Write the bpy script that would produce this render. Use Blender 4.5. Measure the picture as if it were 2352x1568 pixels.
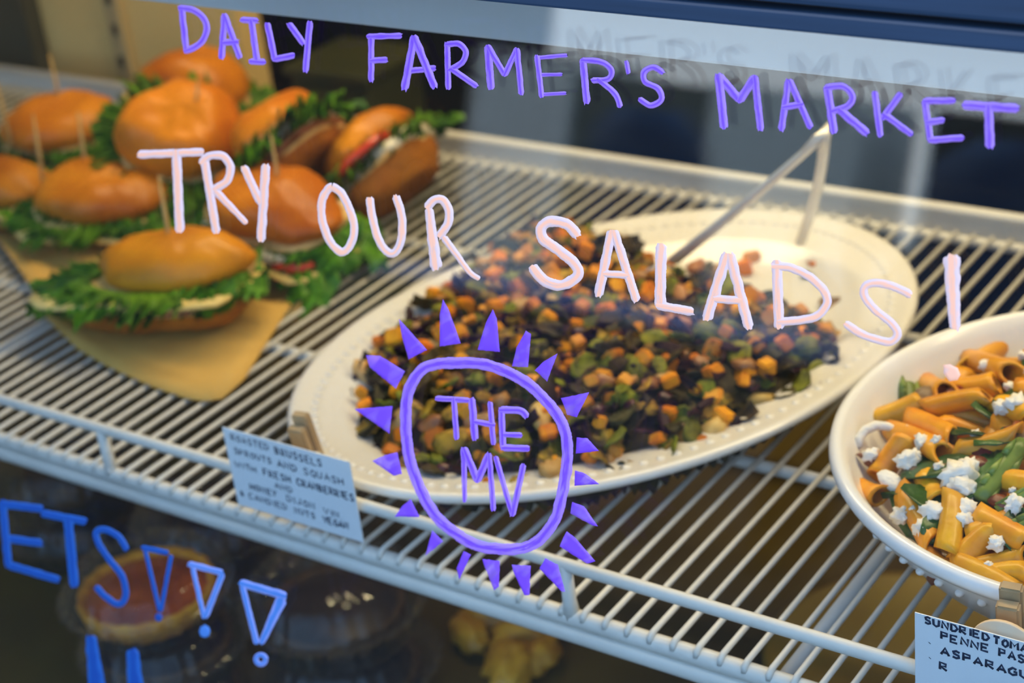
import bpy, bmesh, math, random
import numpy as np
from mathutils import Vector, Matrix, noise

rnd = random.Random(7)
sc = bpy.context.scene
for o in list(bpy.data.objects):
    bpy.data.objects.remove(o, do_unlink=True)
C = sc.collection

# ------------------------------------------------------------------ camera
# photograph frame 2352 x 1568; the shelf's wires and rails give the calibration
F_PX = 4173.87
CX, CY = 1176.0, 784.0
CAM = np.array([0.0, 0.0, 0.52])
def unit(v): return v / np.linalg.norm(v)
RX = -unit(np.array([-6376.0, -1395.0, F_PX]))
RY = unit(np.array([3297.0, -2581.0, F_PX]))
RM = np.stack([RX, RY, np.cross(RX, RY)], 1)          # camera <- world
cam_data = bpy.data.cameras.new('camera')
cam = bpy.data.objects.new('camera', cam_data); C.objects.link(cam)
mw = Matrix.Identity(4)
for i in range(3):
    mw[i][0] = RM[0, i]; mw[i][1] = -RM[1, i]; mw[i][2] = -RM[2, i]; mw[i][3] = CAM[i]
cam.matrix_world = mw
cam_data.sensor_width = 36.0
cam_data.lens = 36.0 * F_PX / 2352.0
cam_data.clip_start = 0.02
cam_data.dof.use_dof = True
cam_data.dof.focus_distance = 0.75
cam_data.dof.aperture_fstop = 8.2
sc.camera = cam

# ------------------------------------------------------------------ world and exposure
world = bpy.data.worlds.new('daylight'); sc.world = world
world.use_nodes = True
wn = world.node_tree
bgn = wn.nodes['Background']                              # overcast sky, a little whiter and brighter towards the horizon
wtc = wn.nodes.new('ShaderNodeTexCoord'); wsp = wn.nodes.new('ShaderNodeSeparateXYZ'); wcr = wn.nodes.new('ShaderNodeValToRGB')
wn.links.new(wtc.outputs['Generated'], wsp.inputs[0]); wn.links.new(wsp.outputs['Z'], wcr.inputs[0]); wn.links.new(wcr.outputs[0], bgn.inputs[0])
wcr.color_ramp.elements[0].position = 0.0; wcr.color_ramp.elements[0].color = (0.97, 0.99, 1.0, 1)
wcr.color_ramp.elements[1].position = 0.75; wcr.color_ramp.elements[1].color = (0.44, 0.60, 0.86, 1)
bgn.inputs[1].default_value = 3.2
sc.view_settings.view_transform = 'Standard'
sc.view_settings.look = 'None'
sc.view_settings.exposure = 0.0
sc.view_settings.gamma = 1.0
sc.view_settings.use_curve_mapping = False
sc.cycles.transparent_max_bounces = 32
sc.cycles.max_bounces = 8

# ------------------------------------------------------------------ measuring helpers: pixel of the photograph -> place
def ray(p): return RM.T @ np.array([p[0] - CX, p[1] - CY, F_PX])
def on_z(p, z=0.0):
    d = ray(p); return CAM + d * (z - CAM[2]) / d[2]
def on_y(p, y):
    d = ray(p); return CAM + d * y / d[1]
GLASS_Y, GLASS_K = 0.525, 0.2126                        # outer face of the sloping front glass: y = GLASS_Y + GLASS_K * z
def on_glass(p, off=0.0):
    d = ray(p); t = (GLASS_Y + GLASS_K * CAM[2]) / (d[1] - GLASS_K * d[2])
    n = unit(np.array([0, -1.0, GLASS_K]))
    return CAM + d * t + n * off

# ------------------------------------------------------------------ object helpers
def tag(o, label=None, cat=None, group=None, kind=None):
    if label: o['label'] = label
    if cat: o['category'] = cat
    if group: o['group'] = group
    if kind: o['kind'] = kind
    return o
def empty(name, loc=(0, 0, 0), rot=(0, 0, 0)):
    o = bpy.data.objects.new(name, None); C.objects.link(o)
    o.location = loc; o.rotation_euler = rot; o.empty_display_size = 0.02
    return o
def link(name, me, parent=None, loc=(0, 0, 0), rot=(0, 0, 0)):
    o = bpy.data.objects.new(name, me); C.objects.link(o)
    o.location = loc; o.rotation_euler = rot
    if parent: o.parent = parent
    return o
def mesh(name, verts, faces, mat, smooth=True):
    me = bpy.data.meshes.new(name)
    me.from_pydata([tuple(map(float, v)) for v in verts], [], [tuple(f) for f in faces])
    bm = bmesh.new(); bm.from_mesh(me)
    bmesh.ops.recalc_face_normals(bm, faces=bm.faces)
    bm.to_mesh(me); bm.free()
    if smooth: me.polygons.foreach_set('use_smooth', [True] * len(me.polygons))
    me.materials.append(mat); me.update()
    return me
def obj(name, verts, faces, mat, parent=None, smooth=True, loc=(0, 0, 0), rot=(0, 0, 0)):
    return link(name, mesh(name, verts, faces, mat, smooth), parent, loc, rot)
def copy_tree(o, parent=None):
    c = o.copy(); C.objects.link(c); c.parent = parent
    for ch in list(o.children): copy_tree(ch, c)
    return c

def box(lo, hi):
    (a, b, c), (d, e, f) = lo, hi
    v = [(a, b, c), (d, b, c), (d, e, c), (a, e, c), (a, b, f), (d, b, f), (d, e, f), (a, e, f)]
    return v, [(0, 1, 2, 3), (4, 5, 6, 7), (0, 1, 5, 4), (1, 2, 6, 5), (2, 3, 7, 6), (3, 0, 4, 7)]
def box_obj(name, lo, hi, mat, parent=None, bevel=0.0, rot=None, loc=None):
    lo = np.array(lo, float); hi = np.array(hi, float); c = (lo + hi) / 2
    v, f = box(lo - c, hi - c)
    o = obj(name, v, f, mat, parent, smooth=False, loc=tuple(c) if loc is None else loc, rot=rot or (0, 0, 0))
    if bevel:
        bm = bmesh.new(); bm.from_mesh(o.data)
        bmesh.ops.bevel(bm, geom=bm.edges[:], offset=bevel, segments=2, affect='EDGES', profile=0.6)
        bm.to_mesh(o.data); bm.free()
    return o
def join(parts):
    V, Fs = [], []
    for v, f in parts:
        n = len(V); V += [tuple(p) for p in v]; Fs += [tuple(i + n for i in q) for q in f]
    return V, Fs
def tube(path, r, seg=8, cap=True):
    P = [Vector(p) for p in path]; n = len(P)
    R_ = r if hasattr(r, '__len__') else [r] * n
    V, Fs = [], []; up = Vector((0, 0, 1))
    prev = None
    for i in range(n):
        t = (P[min(i + 1, n - 1)] - P[max(i - 1, 0)]).normalized()
        if prev is None:
            a = up if abs(t.dot(up)) < 0.9 else Vector((1, 0, 0))
            s = t.cross(a).normalized()
        else:
            s = (prev - t * prev.dot(t)).normalized()
        prev = s; b = t.cross(s)
        for k in range(seg):
            an = 2 * math.pi * k / seg
            V.append(P[i] + (s * math.cos(an) + b * math.sin(an)) * R_[i])
    for i in range(n - 1):
        for k in range(seg):
            k2 = (k + 1) % seg
            Fs.append((i * seg + k, i * seg + k2, (i + 1) * seg + k2, (i + 1) * seg + k))
    if cap:
        Fs.append(tuple(range(seg))); Fs.append(tuple((n - 1) * seg + k for k in range(seg)))
    return V, Fs
def oval_lathe(profile, a, b, seg=96):
    """profile: list of (inset from the outer oval, z); last ring closes to the centre"""
    V, Fs = [], []
    for off, z in profile:
        for k in range(seg):
            t = 2 * math.pi * k / seg
            V.append((max(a - off, 1e-4) * math.cos(t), max(b - off, 1e-4) * math.sin(t), z))
    n = len(profile)
    for i in range(n - 1):
        for k in range(seg):
            k2 = (k + 1) % seg
            Fs.append((i * seg + k, i * seg + k2, (i + 1) * seg + k2, (i + 1) * seg + k))
    Fs.append(tuple(range(seg))); Fs.append(tuple((n - 1) * seg + k for k in range(seg)))
    return V, Fs
def blob(rx, ry, rz, amp=0.1, freq=1.5, sub=3, seed=0, flat=None, power=2.0):
    bm = bmesh.new(); bmesh.ops.create_icosphere(bm, subdivisions=sub, radius=1.0)
    V = []
    for v in bm.verts:
        p = v.co.copy()
        if power != 2.0:
            q = (abs(p.x) ** power + abs(p.y) ** power + abs(p.z) ** power) ** (1 / power); p = p / q
        d = 1 + amp * noise.noise(p * freq + Vector((seed * 3.1, seed * 1.7, seed)))
        p = p * d
        z = p.z
        if flat is not None and z < flat: z = flat + (z - flat) * 0.08
        V.append((p.x * rx, p.y * ry, z * rz))
    Fs = [tuple(v.index for v in f.verts) for f in bm.faces]
    bm.free()
    return V, Fs

# ------------------------------------------------------------------ materials
MATS = {}
def nodes_of(name):
    m = bpy.data.materials.new(name); m.use_nodes = True
    nt = m.node_tree; bs = nt.nodes['Principled BSDF']
    MATS[name] = m
    return m, nt, bs
def sock(bs, **kw):
    for k, v in kw.items():
        bs.inputs[k.replace('_', ' ')].default_value = v
def mat(name, col, col2=None, scale=40.0, rough=0.5, spec=0.5, bump=0.0, bscale=None, sss=0.0, metal=0.0,
        rand=0.0, coat=0.0, detail=4.0, lo=0.35, hi=0.65, trans=0.0, stretch=None):
    m, nt, bs = nodes_of(name)
    sock(bs, Roughness=rough, Metallic=metal)
    bs.inputs['Specular IOR Level'].default_value = spec
    if coat: bs.inputs['Coat Weight'].default_value = coat; bs.inputs['Coat Roughness'].default_value = 0.15
    tc = nt.nodes.new('ShaderNodeTexCoord')
    vec = tc.outputs['Object']
    if stretch:
        mp = nt.nodes.new('ShaderNodeMapping'); mp.inputs['Scale'].default_value = stretch
        nt.links.new(vec, mp.inputs[0]); vec = mp.outputs[0]
    if rand:
        oi = nt.nodes.new('ShaderNodeObjectInfo')
        ad = nt.nodes.new('ShaderNodeVectorMath'); ad.operation = 'ADD'
        mu = nt.nodes.new('ShaderNodeMath'); mu.operation = 'MULTIPLY'; mu.inputs[1].default_value = 17.0
        nt.links.new(oi.outputs['Random'], mu.inputs[0])
        nt.links.new(vec, ad.inputs[0]); nt.links.new(mu.outputs[0], ad.inputs[1]); vec = ad.outputs[0]
    out = None
    if col2 is not None:
        nz = nt.nodes.new('ShaderNodeTexNoise'); nz.inputs['Scale'].default_value = scale
        nz.inputs['Detail'].default_value = detail
        nt.links.new(vec, nz.inputs['Vector'])
        cr = nt.nodes.new('ShaderNodeValToRGB')
        cr.color_ramp.elements[0].position = lo; cr.color_ramp.elements[0].color = (*col, 1)
        cr.color_ramp.elements[1].position = hi; cr.color_ramp.elements[1].color = (*col2, 1)
        nt.links.new(nz.outputs[0], cr.inputs[0]); out = cr.outputs[0]
    if rand:
        hs = nt.nodes.new('ShaderNodeHueSaturation')
        mr = nt.nodes.new('ShaderNodeMapRange'); mr.inputs['To Min'].default_value = 1 - rand; mr.inputs['To Max'].default_value = 1 + rand
        nt.links.new(oi.outputs['Random'], mr.inputs[0]); nt.links.new(mr.outputs[0], hs.inputs['Value'])
        mh = nt.nodes.new('ShaderNodeMapRange'); mh.inputs['To Min'].default_value = 0.5 - rand * 0.05; mh.inputs['To Max'].default_value = 0.5 + rand * 0.05
        m2 = nt.nodes.new('ShaderNodeMath'); m2.operation = 'FRACT'
        m3 = nt.nodes.new('ShaderNodeMath'); m3.operation = 'MULTIPLY'; m3.inputs[1].default_value = 7.31
        nt.links.new(oi.outputs['Random'], m3.inputs[0]); nt.links.new(m3.outputs[0], m2.inputs[0])
        nt.links.new(m2.outputs[0], mh.inputs[0]); nt.links.new(mh.outputs[0], hs.inputs['Hue'])
        if out: nt.links.new(out, hs.inputs['Color'])
        else: hs.inputs['Color'].default_value = (*col, 1)
        out = hs.outputs[0]
    if out: nt.links.new(out, bs.inputs['Base Color'])
    else: bs.inputs['Base Color'].default_value = (*col, 1)
    if sss:
        bs.inputs['Subsurface Weight'].default_value = sss
        bs.inputs['Subsurface Radius'].default_value = (0.004, 0.002, 0.001)
        bs.inputs['Subsurface Scale'].default_value = 1.0
    if trans: bs.inputs['Transmission Weight'].default_value = trans
    if bump:
        nb = nt.nodes.new('ShaderNodeTexNoise'); nb.inputs['Scale'].default_value = bscale or scale
        nb.inputs['Detail'].default_value = 5.0
        nt.links.new(vec, nb.inputs['Vector'])
        bp = nt.nodes.new('ShaderNodeBump'); bp.inputs['Strength'].default_value = bump; bp.inputs['Distance'].default_value = 0.002
        nt.links.new(nb.outputs[0], bp.inputs['Height']); nt.links.new(bp.outputs[0], bs.inputs['Normal'])
    return m

def clear_mat(name, tint, ior=1.5, haze=0.0, hazecol=(0.8, 0.85, 0.9), rough=0.0):
    """thin clear sheet: transparent with a Fresnel mirror on each face"""
    m = bpy.data.materials.new(name); m.use_nodes = True; nt = m.node_tree
    nt.nodes.remove(nt.nodes['Principled BSDF']); out = nt.nodes['Material Output']
    tr = nt.nodes.new('ShaderNodeBsdfTransparent'); tr.inputs[0].default_value = (*tint, 1)
    gl = nt.nodes.new('ShaderNodeBsdfGlossy'); gl.inputs['Roughness'].default_value = rough
    fr = nt.nodes.new('ShaderNodeFresnel')
    geo = nt.nodes.new('ShaderNodeNewGeometry')
    mr = nt.nodes.new('ShaderNodeMapRange'); mr.inputs['To Min'].default_value = ior; mr.inputs['To Max'].default_value = 1 / ior
    nt.links.new(geo.outputs['Backfacing'], mr.inputs[0]); nt.links.new(mr.outputs[0], fr.inputs['IOR'])
    mx = nt.nodes.new('ShaderNodeMixShader')
    nt.links.new(fr.outputs[0], mx.inputs[0]); nt.links.new(tr.outputs[0], mx.inputs[1]); nt.links.new(gl.outputs[0], mx.inputs[2])
    last = mx.outputs[0]
    if haze:
        df = nt.nodes.new('ShaderNodeBsdfDiffuse'); df.inputs[0].default_value = (*hazecol, 1)
        m2 = nt.nodes.new('ShaderNodeMixShader'); m2.inputs[0].default_value = haze
        nt.links.new(last, m2.inputs[1]); nt.links.new(df.outputs[0], m2.inputs[2]); last = m2.outputs[0]
    nt.links.new(last, out.inputs[0]); MATS[name] = m
    return m

def paint_mat(name, core, edge, edge_amt, thin=0.0):
    """brushed paint: u runs along the stroke, v across"""
    m, nt, bs = nodes_of(name)
    sock(bs, Roughness=0.45)
    uv = nt.nodes.new('ShaderNodeUVMap')
    mp = nt.nodes.new('ShaderNodeMapping'); mp.inputs['Scale'].default_value = (55.0, 5.0, 1.0)
    nt.links.new(uv.outputs[0], mp.inputs[0])
    nz = nt.nodes.new('ShaderNodeTexNoise'); nz.inputs['Scale'].default_value = 1.0; nz.inputs['Detail'].default_value = 3.0
    nt.links.new(mp.outputs[0], nz.inputs['Vector'])
    sp = nt.nodes.new('ShaderNodeSeparateXYZ'); nt.links.new(uv.outputs[0], sp.inputs[0])
    # distance from the stroke's middle line, 0..1
    s1 = nt.nodes.new('ShaderNodeMath'); s1.operation = 'SUBTRACT'; s1.inputs[1].default_value = 0.5; nt.links.new(sp.outputs[1], s1.inputs[0])
    s2 = nt.nodes.new('ShaderNodeMath'); s2.operation = 'ABSOLUTE'; nt.links.new(s1.outputs[0], s2.inputs[0])
    s3 = nt.nodes.new('ShaderNodeMath'); s3.operation = 'MULTIPLY_ADD'; s3.inputs[1].default_value = 1.2; nt.links.new(s2.outputs[0], s3.inputs[0])
    nt.links.new(nz.outputs[0], s3.inputs[2])
    cr = nt.nodes.new('ShaderNodeValToRGB')
    cr.color_ramp.elements[0].position = 1.0 - edge_amt; cr.color_ramp.elements[0].color = (*core, 1)
    cr.color_ramp.elements[1].position = 1.12 - edge_amt * 0.7; cr.color_ramp.elements[1].color = (*edge, 1)
    nt.links.new(s3.outputs[0], cr.inputs[0]); nt.links.new(cr.outputs[0], bs.inputs['Base Color'])
    if thin:
        ct = nt.nodes.new('ShaderNodeValToRGB')
        ct.color_ramp.elements[0].position = 0.52; ct.color_ramp.elements[0].color = (1, 1, 1, 1)
        ct.color_ramp.elements[1].position = 0.75; ct.color_ramp.elements[1].color = (1 - thin,) * 3 + (1,)
        nt.links.new(nz.outputs[0], ct.inputs[0]); nt.links.new(ct.outputs[0], bs.inputs['Alpha'])
    return m

white_coat = mat('white_coated_wire', (0.70, 0.68, 0.63), (0.62, 0.60, 0.55), 18, rough=0.35, spec=0.4)
glass_m = clear_mat('front_glass', (0.90, 0.945, 0.975))
frame_m = mat('dark_blue_frame', (0.012, 0.035, 0.085), (0.018, 0.05, 0.12), 8, rough=0.42, stretch=(1, 30, 30))
black_m = mat('black_panel', (0.004, 0.004, 0.005), (0.008, 0.008, 0.009), 6, rough=0.6, spec=0.2)
header_m = mat('pale_header', (0.82, 0.86, 0.88), (0.78, 0.82, 0.86), 3, rough=0.5)
beige_m = mat('beige_liner', (0.84, 0.60, 0.24), (0.78, 0.55, 0.21), 5, rough=0.6)
deck_m = mat('olive_brown_deck', (0.085, 0.056, 0.008), (0.055, 0.036, 0.006), 9, rough=0.5, spec=0.2)
porcelain = mat('cream_porcelain', (0.71, 0.68, 0.62), (0.74, 0.71, 0.66), 6, rough=0.22, spec=0.5)
porcelain2 = mat('white_porcelain', (0.84, 0.83, 0.81), (0.80, 0.79, 0.78), 6, rough=0.22, spec=0.5)
kraft_m = mat('kraft_paper', (0.64, 0.385, 0.095), (0.55, 0.33, 0.08), 30, rough=0.75, spec=0.2, bump=0.05)
card_m = mat('card_stock', (0.80, 0.83, 0.86), (0.77, 0.80, 0.84), 30, rough=0.7)
ink_m = mat('navy_ink', (0.004, 0.018, 0.06), rough=0.6)
wood_m = mat('clothespin_wood', (0.48, 0.33, 0.17), (0.32, 0.20, 0.09), 60, rough=0.65, stretch=(1, 1, 0.15))
pale_wood = mat('pale_wood_disc', (0.75, 0.60, 0.44), (0.66, 0.50, 0.34), 60, rough=0.65)
steel_m = mat('brushed_steel', (0.78, 0.74, 0.66), (0.68, 0.64, 0.56), 30, rough=0.4, metal=0.5)
bun_m = mat('glossy_roll_crust', (0.68, 0.245, 0.010), (0.36, 0.085, 0.004), 16, rough=0.38, spec=0.22, coat=0.04, rand=0.12, bump=0.25, bscale=90, lo=0.38, hi=0.72)
bunlow_m = mat('roll_base_crust', (0.48, 0.17, 0.015), (0.24, 0.07, 0.007), 30, rough=0.65, spec=0.2, rand=0.1, bump=0.3, bscale=120)
crumb_m = mat('bread_crumb', (0.72, 0.50, 0.20), (0.60, 0.36, 0.12), 90, rough=0.85, bump=0.4, bscale=200)
lettuce_m = mat('curly_lettuce', (0.016, 0.080, 0.002), (0.10, 0.245, 0.005), 60, rough=0.5, spec=0.25, rand=0.25, bump=0.3, bscale=160)
cheese_m = mat('pale_cheese', (0.78, 0.58, 0.20), (0.70, 0.50, 0.15), 20, rough=0.5)
meat_m = mat('dark_deli_meat', (0.20, 0.055, 0.025), (0.36, 0.13, 0.06), 50, rough=0.45, rand=0.2)
tomato_m = mat('tomato_red', (0.52, 0.03, 0.012), (0.62, 0.07, 0.02), 40, rough=0.25)
egg_m = mat('white_filling', (0.82, 0.74, 0.58), (0.74, 0.62, 0.42), 70, rough=0.5, bump=0.3)
pick_m = mat('toothpick_wood', (0.62, 0.40, 0.14), (0.52, 0.32, 0.1), 30, rough=0.7)

# ------------------------------------------------------------------ the setting: case shell
def struct(name, lo, hi, m, bevel=0.0):
    o = box_obj(name, lo, hi, m, bevel=bevel); o['kind'] = 'structure'; return o
X0, X1 = -1.62, 0.55
DECK_Z = -0.24
def pane(name, y_off, lo_z, hi_z, th=0.004):
    n = np.array([0, -1.0, GLASS_K]); n /= np.linalg.norm(n)
    def P(x, z, o): return np.array([x, GLASS_Y + y_off + GLASS_K * z, z]) - n * o
    v = [P(X0, lo_z, 0), P(X1, lo_z, 0), P(X1, hi_z, 0), P(X0, hi_z, 0), P(X0, lo_z, th), P(X1, lo_z, th), P(X1, hi_z, th), P(X0, hi_z, th)]
    o = obj(name, v, box((0, 0, 0), (1, 1, 1))[1], glass_m, smooth=False); o['kind'] = 'structure'; return o
pane('window_1', 0.0, -0.32, 0.318)
pane('window_2', 0.032, -0.32, 0.318)
GROUND = -0.62
struct('floor', (-16, -14, GROUND - 0.02), (8, 1.6, GROUND), mat('dark_asphalt', (0.012, 0.013, 0.015), (0.018, 0.019, 0.022), 3, rough=0.9))
# made-up street fronts, spaced and toned for the reflections in the glass
struct('wall_street_1', (-16.0, -6.2, GROUND), (-4.82, -5.6, 3.0), mat('dark_brick_front', (0.020, 0.018, 0.014), (0.035, 0.03, 0.024), 4, rough=0.8))
struct('wall_daylight_block', (-2.62, -1.70, GROUND), (-2.40, 0.40, 3.2), mat('dark_daylight_block', (0.018, 0.017, 0.015), (0.03, 0.028, 0.024), 4, rough=0.85))  # unseen side wall added to keep daylight off the left side
struct('wall_street_2', (-4.28, -6.2, GROUND), (-3.60, -5.6, 0.40), mat('green_grey_front', (0.16, 0.19, 0.17), (0.13, 0.15, 0.14), 4, rough=0.8))
struct('wall_street_6', (-4.82, -6.2, GROUND), (-4.28, -5.6, 0.46), mat('white_low_wall', (0.82, 0.84, 0.80), (0.78, 0.80, 0.76), 2, rough=0.8))
struct('wall_street_3', (-3.60, -6.2, GROUND), (-2.92, -5.6, 0.42), mat('pale_grey_front', (0.74, 0.80, 0.77), (0.68, 0.74, 0.72), 2, rough=0.8))
struct('wall_street_4', (-2.62, -6.2, GROUND), (8.0, -5.6, 0.42), mat('dark_green_front', (0.020, 0.035, 0.040), (0.03, 0.045, 0.05), 4, rough=0.8))
struct('trim_1', (X0, 0.577, 0.3027), (X1, 0.66, 0.3105), frame_m, 0.0012)          # lower bar of the top frame
struct('trim_2', (X0, 0.584, 0.3106), (X1, 0.66, 0.3136), black_m)                    # black gasket groove
struct('trim_3', (X0, 0.575, 0.3137), (X1, 0.66, 0.40), frame_m, 0.002)
struct('trim_4', (X0, 0.640, 0.2612), (X1, 0.652, 0.3026), header_m, 0.0015)          # pale header strip behind the glass
struct('ceiling', (X0, 0.64, 0.64), (X1, 1.34, 0.66), beige_m)
struct('wall_front', (X0, 0.645, 0.4005), (X1, 0.66, 0.6395), black_m)
struct('wall_left', (X0 - 0.03, 0.53, -0.34), (X0 - 0.001, 1.34, 0.66), beige_m)
struct('wall_right', (X1 + 0.001, 0.53, -0.34), (X1 + 0.03, 1.34, 0.66), beige_m)
struct('wall_back', (X0, 1.12, DECK_Z), (-1.115, 1.15, 0.6395), beige_m)
struct('trim_5', (X0, 1.10, DECK_Z), (-1.372, 1.1195, 0.6395), mat('dark_end_panel', (0.06, 0.056, 0.03), (0.045, 0.042, 0.025), 5, rough=0.6))
struct('door_1', (X0, 1.30, DECK_Z), (X1, 1.32, 0.6395), black_m)
struct('deck_floor', (X0, 0.49, DECK_Z - 0.03), (X1, 1.34, DECK_Z - 0.0005), deck_m)
struct('wall_base', (X0, 0.46, GROUND + 0.001), (X1, 1.34, DECK_Z - 0.031), black_m)

# perforated shelf upright on the back liner
up = empty('shelf_upright', (-1.262, 1.112, 0.1))
tag(up, 'slotted metal shelf upright on the beige back wall behind the sandwiches', 'upright')
box_obj('channel', (-1.271, 1.110, DECK_Z + 0.002), (-1.253, 1.1195, 0.60), mat('grey_upright', (0.46, 0.35, 0.18), rough=0.5), None, 0.001).parent = up
up.children[0].location -= up.location
for k in range(20):
    s = box_obj('slot', (-0.0025, -0.001, -0.005), (0.0025, 0.001, 0.005), black_m, up, loc=(0, -0.0025, -0.3 + k * 0.03))

# lamp over the shelf, behind the header
lampm, lnt, lbs = nodes_of('warm_tube_glow')
sock(lbs, Roughness=0.4); lbs.inputs['Base Color'].default_value = (0.9, 0.85, 0.7, 1)
lbs.inputs['Emission Color'].default_value = (1.0, 0.74, 0.42, 1); lbs.inputs['Emission Strength'].default_value = 6.0
def case_lamp(x0, x1, y, z, power):
    t = empty('tube_lamp', ((x0 + x1) / 2, y, z))
    tag(t, 'warm tube lamp fixed under the roof of the display case', 'lamp')
    box_obj('housing', (x0 - t.location.x, -0.022, 0.012), (x1 - t.location.x, 0.022, 0.030), header_m, t, 0.002)
    v, f = tube([(x0 + 0.01 - t.location.x, 0, 0), (x1 - 0.01 - t.location.x, 0, 0)], 0.010, 12)
    obj('tube', v, f, lampm, t)
    ld = bpy.data.lights.new('tube_light', 'AREA'); ld.shape = 'RECTANGLE'; ld.size = (x1 - x0); ld.size_y = 0.05
    ld.energy = power; ld.color = (1.0, 0.67, 0.33)
    lo = bpy.data.objects.new('tube_light', ld); C.objects.link(lo); lo.parent = t; lo.location = (0, -0.004, -0.013); lo.rotation_euler = (math.radians(-14), 0, 0)
    return t
case_lamp(-1.12, 0.30, 1.00, 0.585, 12.4)

# ------------------------------------------------------------------ wire shelf
shelf = empty('wire_shelf', (0, 0.58, 0))
tag(shelf, 'white coated wire shelf with a raised front guard rail carrying the food', 'shelf')
def in_shelf(o): o.parent = shelf; o.location = o.location - shelf.location; return o
SP = 0.012428; XW = -0.3934; YB = 1.043
wire_v, wire_f = tube([(0, -0.0035, -0.004), (0, -0.003, -0.0015), (0, 0, 0), (0, 0.04, 0), (0, YB - 0.58, 0)], [0.0014, 0.0019, 0.0016, 0.00155, 0.00155], 8)
wire_me = mesh('wire', wire_v, wire_f, white_coat)
k0 = int((X0 + 0.03 - XW) / SP); k1 = int((0.2 - XW) / SP)
for k in range(k0, k1):
    link('wire', wire_me, shelf, loc=(XW + k * SP, 0.0, 0))
def rail(name, y, z, r, x0=X0 + 0.01, x1=0.22):
    v, f = tube([(x0, y - 0.58, z), ((x0 + x1) / 2, y - 0.58, z), (x1, y - 0.58, z)], r, 14)
    return obj(name, v, f, white_coat, shelf)
rail('front_bar', 0.580, -0.0058, 0.0046)
rail('lower_bar', 0.5800, -0.0152, 0.0050)
rail('guard_rail', 0.5805, 0.0243, 0.0033)
rail('cross_bar', 0.7385, -0.0050, 0.0036)
rail('cross_bar', 0.903, -0.0050, 0.0036)
rail('rear_bar', YB, -0.0052, 0.0036)
rail('rear_rail', 1.048, 0.0130, 0.0042)
box_obj('rear_strip', (X0 + 0.01, 1.0465 - 0.58, -0.004), (0.22, 1.0495 - 0.58, 0.010), white_coat, shelf)
for x in (-1.372, -1.0575, -0.7435, -0.4275, -0.1125, 0.2):
    v, f = tube([(x + 0.001, 0, -0.006), (x + 0.0005, 0, 0.004), (x, 0.0003, 0.0245)], [0.0046, 0.0036, 0.0034], 10)
    obj('post', v, f, white_coat, shelf)
for i in range(4):
    x = (-1.45, -0.95, -0.32, 0.18)[i]
    v, f = tube([(x, 0.0, -0.016), (x, 0.46, -0.013)], 0.004, 8)
    obj('bracket_arm', v, f, white_coat, shelf)

# ------------------------------------------------------------------ oval platter
PL = (-0.5247, 0.7824); PLA = math.radians(68.75); PA, PB = 0.2004, 0.1483
platter = empty('oval_platter', (PL[0], PL[1], 0.0017), (0, 0, PLA))
tag(platter, 'large cream oval platter with a dotted rim full of roasted sprout and squash salad', 'platter')
prof = [(0.080, 0.0004), (0.066, 0.0002), (0.060, 0.003), (0.030, 0.012), (0.006, 0.0225), (0.001, 0.0245), (0.0, 0.0270), (0.0018, 0.0290), (0.005, 0.0290),
        (0.009, 0.0272), (0.030, 0.0235), (0.036, 0.0215), (0.046, 0.0135), (0.060, 0.0095), (0.085, 0.0080), (0.12, 0.0078), (0.146, 0.0078)]
v, f = oval_lathe(prof, PA, PB, 128)
obj('dish', v, f, porcelain, platter)
bd = []
N = 118
bv, bf = blob(0.0026, 0.0026, 0.0007, 0, sub=2)
for k in range(N):
    t = 2 * math.pi * k / N
    c = Vector(((PA - 0.0155) * math.cos(t), (PB - 0.0155) * math.sin(t), 0.0262))
    bd.append(([Vector(p) + c for p in bv], bf))
v, f = join(bd)
tag(obj('rim_beads', v, f, porcelain, platter), kind='stuff')

# ------------------------------------------------------------------ pasta bowl
BC = np.array([-0.2100, 0.7371]); BR = 0.1388
bowl = empty('pasta_bowl', (BC[0], BC[1], 0.0017))
tag(bowl, 'deep round white bowl of penne pasta salad at the right', 'bowl')
prof = [(BR - 0.070, 0.0003), (BR - 0.078, 0.0001), (BR - 0.082, 0.004), (0.030, 0.018), (0.013, 0.038), (0.006, 0.0495), (0.0055, 0.0515), (0.0015, 0.0525), (0.0, 0.0555),
        (0.0008, 0.0585), (0.0035, 0.0600), (0.0065, 0.0590), (0.010, 0.052), (0.018, 0.038), (0.036, 0.021), (0.070, 0.0115), (BR - 0.01, 0.0085), (BR - 0.002, 0.0085)]
v, f = oval_lathe(prof, BR, BR, 128)
obj('dish', v, f, porcelain2, bowl)
bd = []
for k in range(72):
    t = 2 * math.pi * k / 72
    rr = BR - 0.0098
    c = Vector((rr * math.cos(t), rr * math.sin(t), 0.0425))
    b2, f2 = blob(0.0022, 0.0022, 0.0018, 0, sub=2); bd.append(([Vector(p) + c for p in b2], f2))
v, f = join(bd)
tag(obj('wall_beads', v, f, porcelain2, bowl), kind='stuff')

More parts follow.
